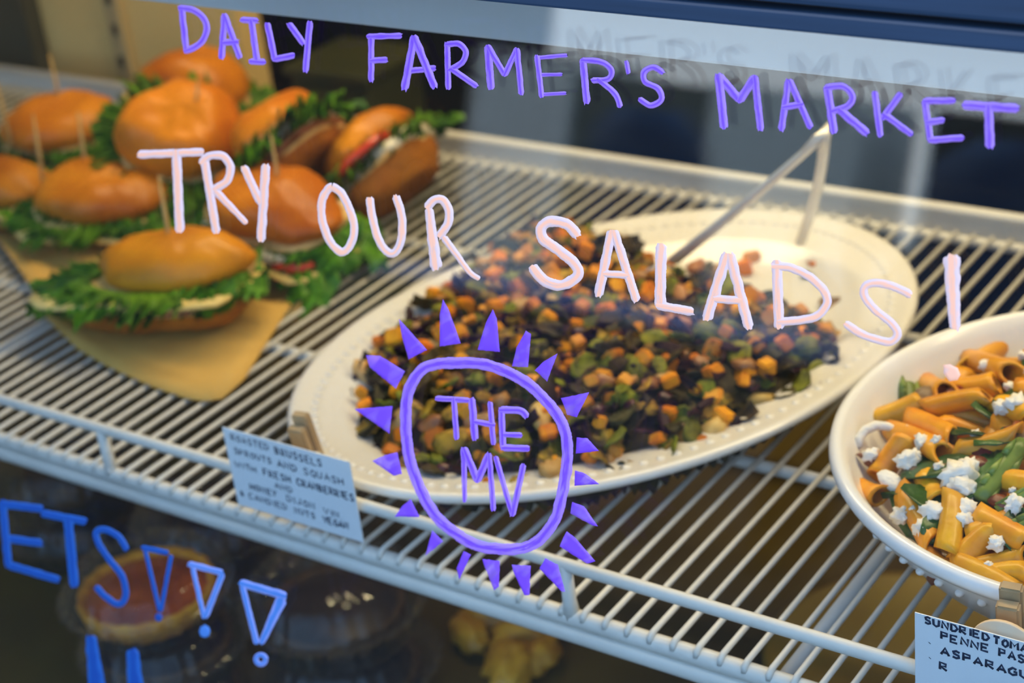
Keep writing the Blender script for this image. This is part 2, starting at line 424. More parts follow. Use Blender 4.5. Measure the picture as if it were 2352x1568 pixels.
# ------------------------------------------------------------------ roasted sprout and squash salad
poly_px = [(1000, 648), (1090, 575), (1150, 520), (1240, 500), (1390, 505), (1480, 560), (1560, 605), (1700, 640), (1830, 680), (1930, 740), (1955, 795), (1905, 850),
           (1790, 920), (1620, 1000), (1460, 1058), (1300, 1092), (1150, 1100), (1000, 1085), (890, 1045), (820, 985), (806, 930), (800, 880), (830, 800), (890, 735), (960, 690)]
POLY = np.array([on_z(p, 0.03)[:2] for p in poly_px])
def poly_dist(x, y):
    """signed distance to the salad's outline, positive inside"""
    P = POLY; Q = np.roll(P, -1, 0)
    d = Q - P; w = np.array([x, y]) - P
    t = np.clip((w * d).sum(1) / (d * d).sum(1), 0, 1)
    dist = np.sqrt((((w - d * t[:, None])) ** 2).sum(1)).min()
    inside = False
    for (x1, y1), (x2, y2) in zip(P, Q):
        if (y1 > y) != (y2 > y) and x < (x2 - x1) * (y - y1) / (y2 - y1) + x1: inside = not inside
    return dist if inside else -dist
def salad_z(x, y):
    d = max(poly_dist(x, y), 0.0)
    return 0.0135 + 0.024 * min(1.0, d / 0.045) ** 0.7 + 0.004 * noise.noise(Vector((x * 40, y * 40, 3)))
lo, hi = POLY.min(0), POLY.max(0)
G = 84; idx = {}; V = []; Fs = []
for i in range(G + 1):
    for j in range(G + 1):
        x = lo[0] + (hi[0] - lo[0]) * i / G; y = lo[1] + (hi[1] - lo[1]) * j / G
        if poly_dist(x, y) > -0.002:
            idx[i, j] = len(V); V.append((x, y, salad_z(x, y) - 0.004 + 0.003 * noise.noise(Vector((x * 160, y * 160, 9)))))
for (i, j) in list(idx):
    q = [(i, j), (i + 1, j), (i + 1, j + 1), (i, j + 1)]
    if all(k in idx for k in q): Fs.append([idx[k] for k in q])
mound_m = mat('dark_chopped_leaves', (0.016, 0.011, 0.004), (0.055, 0.038, 0.006), 150, spec=0.2, rough=0.6, bump=0.8, bscale=260, detail=6)
mound = tag(obj('chopped_leaf_mound', V, Fs, mound_m), 'dark mass of shredded leaves under the salad pieces on the oval platter', 'salad', kind='stuff')

cube_m = mat('roasted_squash', (0.76, 0.30, 0.010), (0.58, 0.18, 0.006), 90, rough=0.42, rand=0.25, spec=0.25)
sprout_m = mat('roasted_sprout', (0.38, 0.22, 0.016), (0.10, 0.055, 0.006), 110, spec=0.2, rough=0.5, rand=0.35, bump=0.5, bscale=220)
green_m = mat('green_sprout', (0.22, 0.22, 0.008), (0.05, 0.055, 0.004), 110, spec=0.2, rough=0.5, rand=0.3, bump=0.4, bscale=200)
dleaf_m = mat('charred_leaf', (0.018, 0.017, 0.004), (0.060, 0.036, 0.006), 60, spec=0.2, rough=0.5, rand=0.5, bump=0.5, bscale=200)
purple_m = mat('purple_cabbage', (0.040, 0.008, 0.016), (0.018, 0.004, 0.008), 60, spec=0.2, rough=0.5, rand=0.4)
cran_m = mat('dried_cranberry', (0.075, 0.008, 0.020), (0.035, 0.004, 0.012), 80, rough=0.3, rand=0.3, bump=0.4, bscale=240)
pale_m = mat('pale_onion', (0.58, 0.38, 0.13), (0.42, 0.22, 0.05), 90, spec=0.25, rough=0.45, rand=0.25)
nut_m = mat('candied_nut', (0.42, 0.19, 0.055), (0.26, 0.10, 0.025), 80, rough=0.35, rand=0.25, bump=0.5, bscale=220)

def rounded_cube(seed):
    r = random.Random(seed)
    bm = bmesh.new(); bmesh.ops.create_cube(bm, size=1.0)
    bmesh.ops.bevel(bm, geom=bm.edges[:], offset=0.13, segments=2, affect='EDGES')
    s = [r.uniform(0.8, 1.15) for _ in range(3)]; sh = r.uniform(-0.18, 0.18)
    V = [((v.co.x + sh * v.co.z) * s[0] * 0.0102, v.co.y * s[1] * 0.0102, v.co.z * s[2] * 0.0102) for v in bm.verts]
    F_ = [tuple(v.index for v in q.verts) for q in bm.faces]; bm.free(); return V, F_
def leaf_bit(seed, l=0.019, w=0.013):
    r = random.Random(seed); V = []; F_ = []; n = 6
    cu, tw = r.uniform(-0.5, 0.9), r.uniform(-0.6, 0.6)
    for s in (0, 1):
        for i in range(n):
            for j in range(n):
                u = i / (n - 1) * 2 - 1; q = j / (n - 1) * 2 - 1
                ww = w * 0.5 * math.sqrt(max(0.04, 1 - u * u * 0.9)) * (1 + 0.25 * noise.noise(Vector((u * 3, q, seed))))
                z = 0.005 * cu * q * q + 0.004 * tw * u * q + 0.0025 * noise.noise(Vector((u * 2, q * 2, seed * 1.3))) - s * 0.0009
                V.append((u * l * 0.5, q * ww, z))
    m = n * n
    for i in range(n - 1):
        for j in range(n - 1):
            a = i * n + j
            F_ += [(a, a + 1, a + n + 1, a + n), (m + a, m + a + n, m + a + n + 1, m + a + 1)]
    ring = [j for j in range(n)] + [i * n + n - 1 for i in range(1, n)] + [(n - 1) * n + j for j in range(n - 2, -1, -1)] + [i * n for i in range(n - 2, 0, -1)]
    for a, b in zip(ring, ring[1:] + ring[:1]): F_.append((a, b, m + b, m + a))
    return V, F_
def half_sprout(seed):
    V, F_ = blob(0.0100, 0.0078, 0.0062, 0.55, 2.6, sub=3, seed=seed, flat=-0.15); return V, F_
def sliver(seed):
    V, F_ = leaf_bit(seed + 50, 0.021, 0.0065); return V, F_
KINDS = {
    'squash_cube': ([mesh('squash_cube', *rounded_cube(s), cube_m, smooth=False) for s in range(5)], 185, 0.0085, 'small roasted orange squash cube in the salad on the oval platter', 'squash', 'squash cubes in the sprout salad'),
    'sprout_half': ([mesh('sprout_half', *half_sprout(s), (sprout_m if s % 2 else green_m)) for s in range(6)], 80, 0.003, 'browned brussels sprout half in the salad on the oval platter', 'sprout', 'sprout halves in the salad'),
    'sprout_leaf': ([mesh('sprout_leaf', *leaf_bit(s), (dleaf_m, green_m, dleaf_m, sprout_m)[s % 4]) for s in range(8)], 285, 0.009, 'loose charred sprout leaf in the salad on the oval platter', 'leaf', 'loose sprout leaves in the salad'),
    'cabbage_shred': ([mesh('cabbage_shred', *sliver(s), purple_m) for s in range(4)], 200, 0.008, 'dark purple leaf shred in the salad on the oval platter', 'leaf', 'purple shreds in the salad'),
    'dried_cranberry': ([mesh('dried_cranberry', *blob(0.0062, 0.0045, 0.0038, 0.3, 2.5, 2, s), cran_m) for s in range(3)], 40, 0.004, 'dark dried cranberry in the salad on the oval platter', 'cranberry', 'cranberries in the salad'),
    'onion_piece': ([mesh('onion_piece', *blob(0.0105, 0.0065, 0.0045, 0.35, 2.0, 2, s + 20, power=3), pale_m) for s in range(4)], 34, 0.004, 'pale golden roasted onion chunk in the salad on the oval platter', 'onion', 'pale chunks in the salad'),
    'candied_nut': ([mesh('candied_nut', *blob(0.0105, 0.006, 0.005, 0.4, 3.0, 2, s + 40), nut_m) for s in range(3)], 34, 0.004, 'brown candied nut in the salad on the oval platter', 'nut', 'candied nuts in the salad'),
}
placed = []
def put(kind, x, y, z, rot=None, s=1.0):
    meshes, _, _, lab, cat, grp = KINDS[kind]
    o = link(kind, rnd.choice(meshes), None, (x, y, z), rot or (rnd.uniform(-0.7, 0.7), rnd.uniform(-0.7, 0.7), rnd.uniform(0, 6.28)))
    o.scale = (s, s, s)
    return tag(o, lab, cat, grp)
for kind in ('sprout_leaf', 'cabbage_shred', 'sprout_half', 'onion_piece', 'candied_nut', 'dried_cranberry', 'squash_cube'):
    n = KINDS[kind][1]; got = 0; tries = 0
    while got < n and tries < 6000:
        tries += 1
        x = rnd.uniform(lo[0], hi[0]); y = rnd.uniform(lo[1], hi[1])
        if poly_dist(x, y) < 0.003: continue
        md = {'squash_cube': 0.0105, 'sprout_half': 0.013, 'onion_piece': 0.014, 'candied_nut': 0.014}.get(kind, 0.0085)
        if any(k == kind and (x - a) ** 2 + (y - b) ** 2 < md * md for a, b, k in placed): continue
        placed.append((x, y, kind)); got += 1
        put(kind, x, y, salad_z(x, y) + KINDS[kind][2] * rnd.uniform(-0.3, 1.1), s=rnd.uniform(0.62, 1.0) if kind != 'sprout_leaf' else rnd.uniform(0.6, 1.1))
# stray bits on the bare end of the platter
for kind, p in (('dried_cranberry', (1712, 548)), ('squash_cube', (1725, 590)), ('squash_cube', (1580, 519)), ('squash_cube', (1872, 610)), ('squash_cube', (1940, 608)),
                ('squash_cube', (2012, 715)), ('sprout_leaf', (1915, 690)), ('sprout_leaf', (1940, 672)), ('squash_cube', (1710, 612)), ('dried_cranberry', (1800, 590)),
                ('sprout_leaf', (1620, 625)), ('candied_nut', (1600, 612)), ('candied_nut', (1650, 625)), ('sprout_leaf', (1860, 620))):
    w = on_z(p, 0.016); o = put(kind, w[0], w[1], 0.0155, (0.2, 0.1, rnd.uniform(0, 6)), 0.95)
    tag(o, 'stray ' + kind.replace('_', ' ') + ' lying on the bare white end of the oval platter near the tongs', None, 'stray bits on the bare end of the platter')

# ------------------------------------------------------------------ serving tongs
A0 = on_y((1545, 600), 0.853); A1 = on_y((1895, 308), 0.872); A2 = on_y((1838, 560), 0.935)
tongs = empty('serving_tongs', tuple(A1))
tag(tongs, 'steel serving tongs standing in the salad at the back of the oval platter', 'tongs')
def strip(path, widths, th, side):
    """flat bar bent along a path"""
    P = [Vector(p) for p in path]; V = []; F_ = []; n = len(P); side = Vector(side)
    for i in range(n):
        t = (P[min(i + 1, n - 1)] - P[max(i - 1, 0)]).normalized()
        s = (side - t * side.dot(t)).normalized(); nn = t.cross(s)
        w = widths[i] / 2; b = w * 0.55
        for a, c in ((-w, 0), (-b, th), (b, th), (w, 0), (b, -th * 0.2), (-b, -th * 0.2)): V.append(P[i] + s * a + nn * c)
    for i in range(n - 1):
        for k in range(6): F_.append((i * 6 + k, i * 6 + (k + 1) % 6, (i + 1) * 6 + (k + 1) % 6, (i + 1) * 6 + k))
    F_ += [tuple(range(6)), tuple((n - 1) * 6 + k for k in range(6))]
    return V, F_
def arm(name, a, b, side, bow, taper):
    a = Vector(a) - tongs.location; b = Vector(b) - tongs.location
    pts = [a.lerp(b, t) + Vector(bow) * math.sin(math.pi * t) for t in [i / 9 for i in range(10)]]
    v, f = strip(pts, [taper[0] + (taper[1] - taper[0]) * (i / 9) for i in range(10)], 0.0016, side)
    return obj(name, v, f, steel_m, tongs)
arm('arm', A1, A0, (0.5, 0.75, -0.35), (0.004, 0, 0.002), (0.0072, 0.0108))
arm('arm', A1, A2, (0.9, 0.3, 0.2), (0.004, 0, 0.004), (0.0066, 0.0070))
d1 = unit(A0 - A1); d2 = unit(A2 - A1)
arc = [A1 + d1 * 0.016, A1 + d1 * 0.005 + np.array([-.0005, 0, .002]), A1 + np.array([0.001, 0, 0.0025]), A1 + d2 * 0.006 + np.array([.001, 0, .001]), A1 + d2 * 0.016]
v, f = strip([Vector(p) - tongs.location for p in arc], [0.008, 0.0095, 0.0105, 0.0095, 0.008], 0.0018, (0.35, 0.8, 0.3)); obj('spring_bend', v, f, steel_m, tongs)
tip = Vector(A0) - tongs.location
v, f = strip([tip - Vector(d1) * -0.004, tip + Vector(d1) * 0.012, tip + Vector(d1) * 0.03 + Vector((0, 0, -0.004))], [0.011, 0.020, 0.017], 0.002, (0.5, 0.75, -0.35)); obj('scoop', v, f, steel_m, tongs)

# ------------------------------------------------------------------ penne salad
def pasta_z(x, y):
    r = math.hypot(x - BC[0], y - BC[1]) / 0.124
    return 0.038 + 0.030 * max(0.0, 1 - r * r) + 0.003 * noise.noise(Vector((x * 50, y * 50, 1)))
def on_pasta(p, dz=0.0):
    z = 0.055
    for _ in range(8):
        w = on_z(p, z); z = pasta_z(w[0], w[1]) + dz
    return np.array([w[0], w[1], z])
penne_m = mat('penne_pasta', (0.78, 0.385, 0.014), (0.66, 0.26, 0.010), 60, rough=0.38, rand=0.16, coat=0.08, spec=0.35, bump=0.15, bscale=200)
feta_m = mat('feta_cheese', (0.86, 0.83, 0.76), (0.80, 0.76, 0.68), 120, rough=0.7, bump=0.6, bscale=300)
spin_m = mat('spinach_leaf', (0.020, 0.065, 0.010), (0.045, 0.115, 0.016), 60, rough=0.35, rand=0.3, bump=0.4, bscale=120)
asp_m = mat('asparagus_green', (0.10, 0.17, 0.022), (0.19, 0.27, 0.040), 90, rough=0.4, rand=0.2)
sdt_m = mat('sundried_tomato', (0.26, 0.045, 0.012), (0.13, 0.022, 0.010), 80, rough=0.35, rand=0.3, bump=0.5, bscale=200)
mush_m = mat('browned_mushroom', (0.20, 0.12, 0.06), (0.10, 0.055, 0.03), 70, rough=0.5, rand=0.3)
def penne(seed, L=0.040, r=0.0060):
    rr = random.Random(seed); V = []; F_ = []; seg = 24; rings = 9; bend = rr.uniform(-0.002, 0.002)
    def ring(x, rad, ridge, slant):
        for k in range(seg):
            a = 2 * math.pi * k / seg
            q = rad * (1 + (0.045 if k % 2 else 0.0) * ridge)
            V.append((x + slant * q * math.cos(a) * 0.9, q * math.sin(a), q * math.cos(a) + bend * (1 - (x / (L / 2)) ** 2)))
    for i in range(rings):
        x = -L / 2 + L * i / (rings - 1); ring(x, r * (1 - 0.05 * math.sin(math.pi * i / (rings - 1))), 1, 1.0)
    for i in range(rings):
        x = L / 2 - L * i / (rings - 1); ring(x, r * 0.72, 0, 1.0)
    n = 2 * rings
    for i in range(n):
        for k in range(seg):
            i2 = (i + 1) % n; k2 = (k + 1) % seg
            F_.append((i * seg + k, i * seg + k2, i2 * seg + k2, i2 * seg + k))
    return V, F_
rnd.seed(21)
PEN = [mesh('penne', *penne(s), penne_m) for s in range(4)]
def put_penne(a, b, roll=0.0):
    a = Vector(a); b = Vector(b); d = b - a
    o = link('penne', rnd.choice(PEN)); o.location = (a + b) / 2
    q = Vector((1, 0, 0)).rotation_difference(d.normalized())
    o.rotation_mode = 'QUATERNION'; o.rotation_quaternion = q @ Matrix.Rotation(roll, 3, 'X').to_quaternion()
    s = min(1.25, max(0.55, d.length / 0.040)); o.scale = (s, rnd.uniform(0.92, 1.06), rnd.uniform(0.92, 1.06))
    return tag(o, 'orange tinted penne tube in the white pasta bowl', 'pasta', 'penne in the bowl')
HP = [((1998, 972), (2110, 928), 0, 4), ((2078, 955), (2198, 1012), 0, 4), ((2052, 993), (2180, 1048), 0, 5), ((2196, 1040), (2338, 1002), 0, 5), ((2030, 1078), (2067, 1028), 0, 6),
      ((1966, 1122), (2020, 1138), 0, 3), ((2076, 1134), (2144, 1262), 2, 3), ((2192, 1130), (2174, 1268), 4, 4), ((2238, 1178), (2352, 1244), 3, 5), ((2212, 1292), (2280, 1222), 0, 4),
      ((2205, 1306), (2350, 1378), 2, 4), ((2254, 1308), (2360, 1280), 0, 2), ((2114, 1271), (2205, 1324), 0, 2), ((2112, 868), (2180, 905), 0, 5), ((2131, 940), (2272, 912), 2, 5),
      ((2222, 846), (2332, 776), 3, 3), ((2213, 822), (2356, 868), 0, 4), ((2300, 1105), (2380, 1120), 0, 4), ((2150, 905), (2215, 860), 0, 2), ((2190, 890), (2290, 880), 0, 3),
      ((2125, 1100), (2150, 1150), 0, 0), ((2235, 1230), (2330, 1190), 0, 0), ((2290, 930), (2370, 960), 0, 3), ((2280, 1330), (2352, 1320), 0, 3), ((2210, 800), (2290, 790), 0, 0)]
hand = []
for a, b, e, e2 in HP:
    A_ = on_pasta(a, 0.001 * e + 0.0035); B_ = on_pasta(b, 0.001 * e2 + 0.0035)
    if B_[2] < 0: continue
    put_penne(A_, B_, rnd.uniform(0, 6.28)); hand.append((A_ + B_) / 2)
got = 0; tries = 0; used = []
while got < 80 and tries < 8000:
    tries += 1
    a = rnd.uniform(0, 6.283); r = 0.094 * math.sqrt(rnd.random())
    x, y = BC[0] + r * math.cos(a), BC[1] + r * math.sin(a)
    if any((x - u) ** 2 + (y - w) ** 2 < 0.0145 ** 2 for u, w in used): continue
    near = any((x - h[0]) ** 2 + (y - h[1]) ** 2 < 0.022 ** 2 for h in hand)
    used.append((x, y)); got += 1
    z = pasta_z(x, y) - (0.008 if near else 0.0)
    an = rnd.uniform(0, 6.283) if r < 0.075 else a + math.pi / 2 + rnd.uniform(-0.4, 0.4); L = rnd.uniform(0.015, 0.020); tl = rnd.uniform(-0.006, 0.006)
    put_penne((x - L * math.cos(an), y - L * math.sin(an), z - tl), (x + L * math.cos(an), y + L * math.sin(an), z + tl), rnd.uniform(0, 6.28))
def place(name, me, w, lab, cat, grp, s=1.0, rot=None):
    o = link(name, me, None, tuple(w), rot or (rnd.uniform(-0.6, 0.6), rnd.uniform(-0.6, 0.6), rnd.uniform(0, 6.28)))
    o.scale = (s, s, s) if not hasattr(s, '__len__') else s
    return tag(o, lab, cat, grp)
FETA = [mesh('feta_crumb', *blob(0.0044, 0.0038, 0.0034, 0.6, 2.2, 3, s + 3, power=3), feta_m) for s in range(5)]
fl = ('white feta crumb scattered over the penne in the bowl', 'cheese', 'feta crumbs on the pasta')
for p, s in (((2203, 1090), 2.2), ((2212, 1118), 1.6), ((2084, 1056), 1.5), ((2098, 1047), 1.0), ((2143, 1174), 1.6), ((2219, 1171), 1.5), ((2214, 1192), 1.2), ((2116, 1014), 1.0), ((2117, 1212), 1.1),
             ((2290, 1247), 1.1), ((2066, 1184), 1.1), ((2061, 1020), 0.9), ((2000, 1047), 1.1), ((2335, 928), 1.6), ((2300, 935), 1.1), ((2330, 1155), 1.2), ((2192, 1196), 0.8), ((2079, 1170), 0.6), ((2100, 1170), 0.6), ((2225, 1068), 1.2), ((2150, 1010), 0.7), ((2268, 1299), 0.7), ((2318, 1170), 0.6), ((2240, 995), 0.6), ((2262, 838), 0.9)):
    w = on_pasta(p, 0.0105); o = place('feta_crumb', rnd.choice(FETA), w, *fl, s=s * 0.78)
    if s > 2: o['label'] = 'largest white feta lump in the middle of the penne'
    elif s > 1.1: o['label'] = 'large white feta lump lying on top of the penne'; o['group'] = 'large feta lumps on the pasta'
for _ in range(85):
    a = rnd.uniform(0, 6.283); r = 0.108 * math.sqrt(rnd.random()); x, y = BC[0] + r * math.cos(a), BC[1] + r * math.sin(a)
    place('feta_crumb', rnd.choice(FETA), (x, y, pasta_z(x, y) + rnd.uniform(0.004, 0.010)), *fl, s=rnd.uniform(0.25, 0.65))
place('garlic_slice', mesh('garlic_slice', *blob(0.008, 0.005, 0.0022, 0.15, 2, 2, 5), feta_m), on_pasta((2047, 1105), 0.008), 'pale almond shaped sliver near the left wall of the pasta bowl', 'garnish', None, rot=(0.2, 0.3, -0.3))
def mush_slice():
    path = [(-0.010, 0, 0), (-0.008, 0.004, 0.001), (-0.003, 0.007, 0.001), (0.003, 0.0068, 0.001), (0.008, 0.004, 0.0), (0.0105, 0, 0)]
    return tube(path, [0.0016, 0.0023, 0.0025, 0.0025, 0.0022, 0.0015], 8)
place('mushroom_slice', mesh('mushroom_slice', *mush_slice(), feta_m), on_pasta((2016, 1008), 0.009), 'pale curved mushroom slice at the left wall of the pasta bowl', 'mushroom', None, rot=(0.4, -0.2, 0.9))
SPN = [mesh('spinach_leaf', *leaf_bit(s + 90, 0.042, 0.026), spin_m) for s in range(4)]
sl = ('dark green wilted spinach leaf among the penne in the bowl', 'leaf', 'spinach leaves in the pasta')
for p, s, rz in (((2035, 1185), 0.95, 2.3), ((2065, 1225), 0.95, 2.5), ((2098, 1258), 0.8, 2.6), ((2035, 1145), 0.7, 0.2), ((2150, 1070), 0.8, 0.3), ((2220, 990), 0.7, 2.6), ((2250, 1085), 0.8, 1.5), ((2140, 1150), 0.7, 0.0),
                 ((2170, 1200), 0.7, 1.2), ((2335, 905), 0.6, 1), ((2340, 1225), 0.6, 2), ((2300, 1010), 0.6, 0.4)):
    w = on_pasta(p, 0.0085); q = w[:2] - BC; q *= min(1.0, 0.104 / np.linalg.norm(q)); w[:2] = BC + q
    place('spinach_leaf', rnd.choice(SPN), w, *sl, s=s, rot=(rnd.uniform(-0.5, 0.5), rnd.uniform(-0.4, 0.4), rz))
for _ in range(14):
    a = rnd.uniform(0, 6.283); r = 0.1 * math.sqrt(rnd.random()); x, y = BC[0] + r * math.cos(a), BC[1] + r * math.sin(a)
    place('spinach_leaf', rnd.choice(SPN), (x, y, pasta_z(x, y) + 0.001), *sl, s=rnd.uniform(0.5, 0.8))
def asparagus(a, b, r0, lab):
    a = Vector(a); b = Vector(b); t = empty('asparagus_spear', tuple(a)); d = b - a
    v, f = tube([d * (i / 7) for i in range(8)], [r0 * (1 - 0.03 * i) for i in range(8)], 10); obj('stalk', v, f, asp_m, t)
    n = d.normalized(); s = n.cross(Vector((0, 0, 1))).normalized(); u = s.cross(n)
    for i in range(5):
        an = i * 2.1; c = d * (0.12 + 0.17 * i) + (s * math.cos(an) + u * abs(math.sin(an))) * r0 * 0.9
        vv, ff = tube([c - n * 0.004, c, c + n * 0.006], [r0 * 0.45, r0 * 0.42, r0 * 0.05], 6); obj('bract', vv, ff, asp_m, t)
    tag(t, lab, 'asparagus', 'asparagus in the pasta'); return t
asparagus(on_pasta((2252, 1150), 0.006), on_pasta((2352, 1015), 0.012), 0.0046, 'thick green asparagus spear slanting up at the right edge of the pasta')
asparagus(on_pasta((2290, 1172), 0.008), on_pasta((2368, 1128), 0.009), 0.0026, 'thin pale asparagus spear below the thick one in the pasta')
asparagus(on_pasta((2312, 1232), 0.008), on_pasta((2380, 1195), 0.010), 0.0042, 'short asparagus piece at the right edge near the front of the pasta')
asparagus(on_pasta((2086, 922), 0.004), on_pasta((2084, 884), 0.010), 0.0055, 'blunt asparagus end standing near the back left of the pasta')
SDT = [mesh('sundried_tomato', *blob(0.009, 0.007, 0.004, 0.5, 2.4, 2, s + 60), sdt_m) for s in range(3)]
for p in ((2240, 1068), (2150, 905), (2015, 1062), (2195, 905), (2260, 1040), (2300, 1150), (2340, 990), (2160, 1320)):
    place('sundried_tomato', rnd.choice(SDT), on_pasta(p, 0.005), 'dark red sun dried tomato piece among the penne', 'tomato', 'tomato pieces in the pasta', s=rnd.uniform(0.7, 1.0))
MSH = [mesh('mushroom_piece', *blob(0.010, 0.007, 0.005, 0.4, 2.0, 2, s + 70), mush_m) for s in range(3)]
for p in ((2140, 915), (2120, 930), (2240, 1205), (2090, 1098), (2340, 1010), (2165, 1085)):
    place('mushroom_piece', rnd.choice(MSH), on_pasta(p, 0.004), 'browned mushroom chunk among the penne', 'mushroom', 'mushroom chunks in the pasta', s=rnd.uniform(0.7, 1.0))

# ------------------------------------------------------------------ kraft paper under the sandwiches
pp = [on_z(p, 0.004)[:2] for p in [(0, 565), (60, 650), (105, 742), (180, 800), (250, 840), (350, 885), (430, 912), (470, 918), (510, 912), (560, 868), (620, 770), (690, 660)]]
pp = [tuple(p) for p in pp] + [(-0.80, 0.90), (-0.88, 1.00), (-1.10, 1.03), (-1.22, 0.96), (-1.20, 0.84)]
ctr = np.mean(pp, 0); V = []; Fs = []; n = len(pp); rings = 7
for s in (0, 1):
    for r in range(rings):
        k = 1 - r / rings
        for i, p in enumerate(pp):
            x, y = ctr + (np.array(p) - ctr) * k
            z = 0.0030 + (0.006 * max(0, k - 0.8) / 0.2 if i in (0, 1, 2) else 0.0) + 0.0008 * noise.noise(Vector((x * 20, y * 20, 0))) - s * 0.0004
            V.append((x, y, z))
for s in (0, 1):
    o_ = s * rings * n
    for r in range(rings - 1):
        for i in range(n): Fs.append((o_ + r * n + i, o_ + r * n + (i + 1) % n, o_ + (r + 1) * n + (i + 1) % n, o_ + (r + 1) * n + i))
    Fs.append(tuple(o_ + (rings - 1) * n + i for i in range(n)))
for i in range(n): Fs.append((i, (i + 1) % n, rings * n + (i + 1) % n, rings * n + i))
tag(obj('kraft_paper_sheet', V, Fs, kraft_m), 'brown kraft paper sheet spread under the pile of sandwiches', 'paper')

# ------------------------------------------------------------------ sandwiches
def bun_shape(L, W, h, seed, point=1.85, dome=True):
    V = []; F_ = []; nu, nv = 48, 14
    for j in range(nv + 1):
        ph = j / nv
        for i in range(nu):
            a = 2 * math.pi * i / nu; ca, sa = math.cos(a), math.sin(a)
            q = (abs(ca) ** point + abs(sa) ** point) ** (-1 / point)
            if dome:
                e = math.cos(ph * math.pi / 2) ** 0.72; z = h * math.sin(ph * math.pi / 2) ** 0.9
                e *= 1 - 0.10 * math.exp(-((ph) / 0.08) ** 2)
            else:
                e = math.cos(ph * math.pi / 2) ** 0.35; z = -h * math.sin(ph * math.pi / 2)
            d = 1 + 0.16 * noise.noise(Vector((ca * 1.5, sa * 1.5, seed * 2.3 + ph))) + 0.05 * noise.noise(Vector((ca * 5, sa * 5, seed + ph * 3)))
            x = L / 2 * q * ca * e * d; y = W / 2 * q * sa * e * d
            ridge = 0.16 * h * noise.noise(Vector((x * 32 + seed, y * 32, seed))) + 0.05 * h * noise.noise(Vector((x * 110, y * 110, seed)))
            V.append((x, y, z + ridge * (min(1, ph * 3) if dome else 0.5) + (0.10 * h * x / L if dome else 0)))
    for j in range(nv):
        for i in range(nu): F_.append((j * nu + i, j * nu + (i + 1) % nu, (j + 1) * nu + (i + 1) % nu, (j + 1) * nu + i))
    return V, F_, [tuple(range(nu))]
def frill(L, W, z, seed, out=0.016, n=340, droop=0.3, amp=0.0075):
    """curly lettuce edge running round the roll"""
    V = []; F_ = []; m = 8
    for i in range(n):
        a = 2 * math.pi * i / n; ca, sa = math.cos(a), math.sin(a)
        big = max(0.12, 0.62 + 1.3 * noise.noise(Vector((ca * 2.3, sa * 2.3, seed * 1.9))))
        for j in range(m):
            t = j / (m - 1); s_ = i * 2 * math.pi / n
            w = amp * t ** 1.3 * (0.55 * math.sin(i * 0.93 + seed + 2.5 * noise.noise(Vector((i * 0.08, seed, 0)))) + 1.3 * noise.noise(Vector((i * 0.41, t * 4, seed))))
            w2 = amp * 0.8 * t * noise.noise(Vector((i * 0.5, t * 4, seed + 4)))
            ra = 0.60 + 0.30 * t; o_ = out * t * big + w2
            x = (L / 2 * ra + o_) * ca - sa * w * 0.9; y = (W / 2 * ra + o_) * sa + ca * w * 0.9
            V.append((x, y, z + w + (0.25 - droop * 1.3 * t) * out * t * big))
    for i in range(n):
        for j in range(m - 1):
            i2 = (i + 1) % n; F_.append((i * m + j, i2 * m + j, i2 * m + j + 1, i * m + j + 1))
    return V, F_
def slab(L, W, th, z, seed, wav=0.003, n=36, point=2.6):
    V = []; F_ = []; R_ = 5
    for s in (0, 1):
        for r in range(R_):
            k = 1 - r / R_
            for i in range(n):
                a = 2 * math.pi * i / n; ca, sa = math.cos(a), math.sin(a)
                q = (abs(ca) ** point + abs(sa) ** point) ** (-1 / point) * (1 + 0.08 * noise.noise(Vector((ca * 2, sa * 2, seed))))
                V.append((L / 2 * q * ca * k, W / 2 * q * sa * k, z - s * th + wav * k * noise.noise(Vector((ca * 3, sa * 3, seed + 5)))))
    for s in (0, 1):
        o_ = s * R_ * n
        for r in range(R_ - 1):
            for i in range(n): F_.append((o_ + r * n + i, o_ + r * n + (i + 1) % n, o_ + (r + 1) * n + (i + 1) % n, o_ + (r + 1) * n + i))
        F_.append(tuple(o_ + (R_ - 1) * n + i for i in range(n)))
    for i in range(n): F_.append((i, (i + 1) % n, R_ * n + (i + 1) % n, R_ * n + i))
    return V, F_
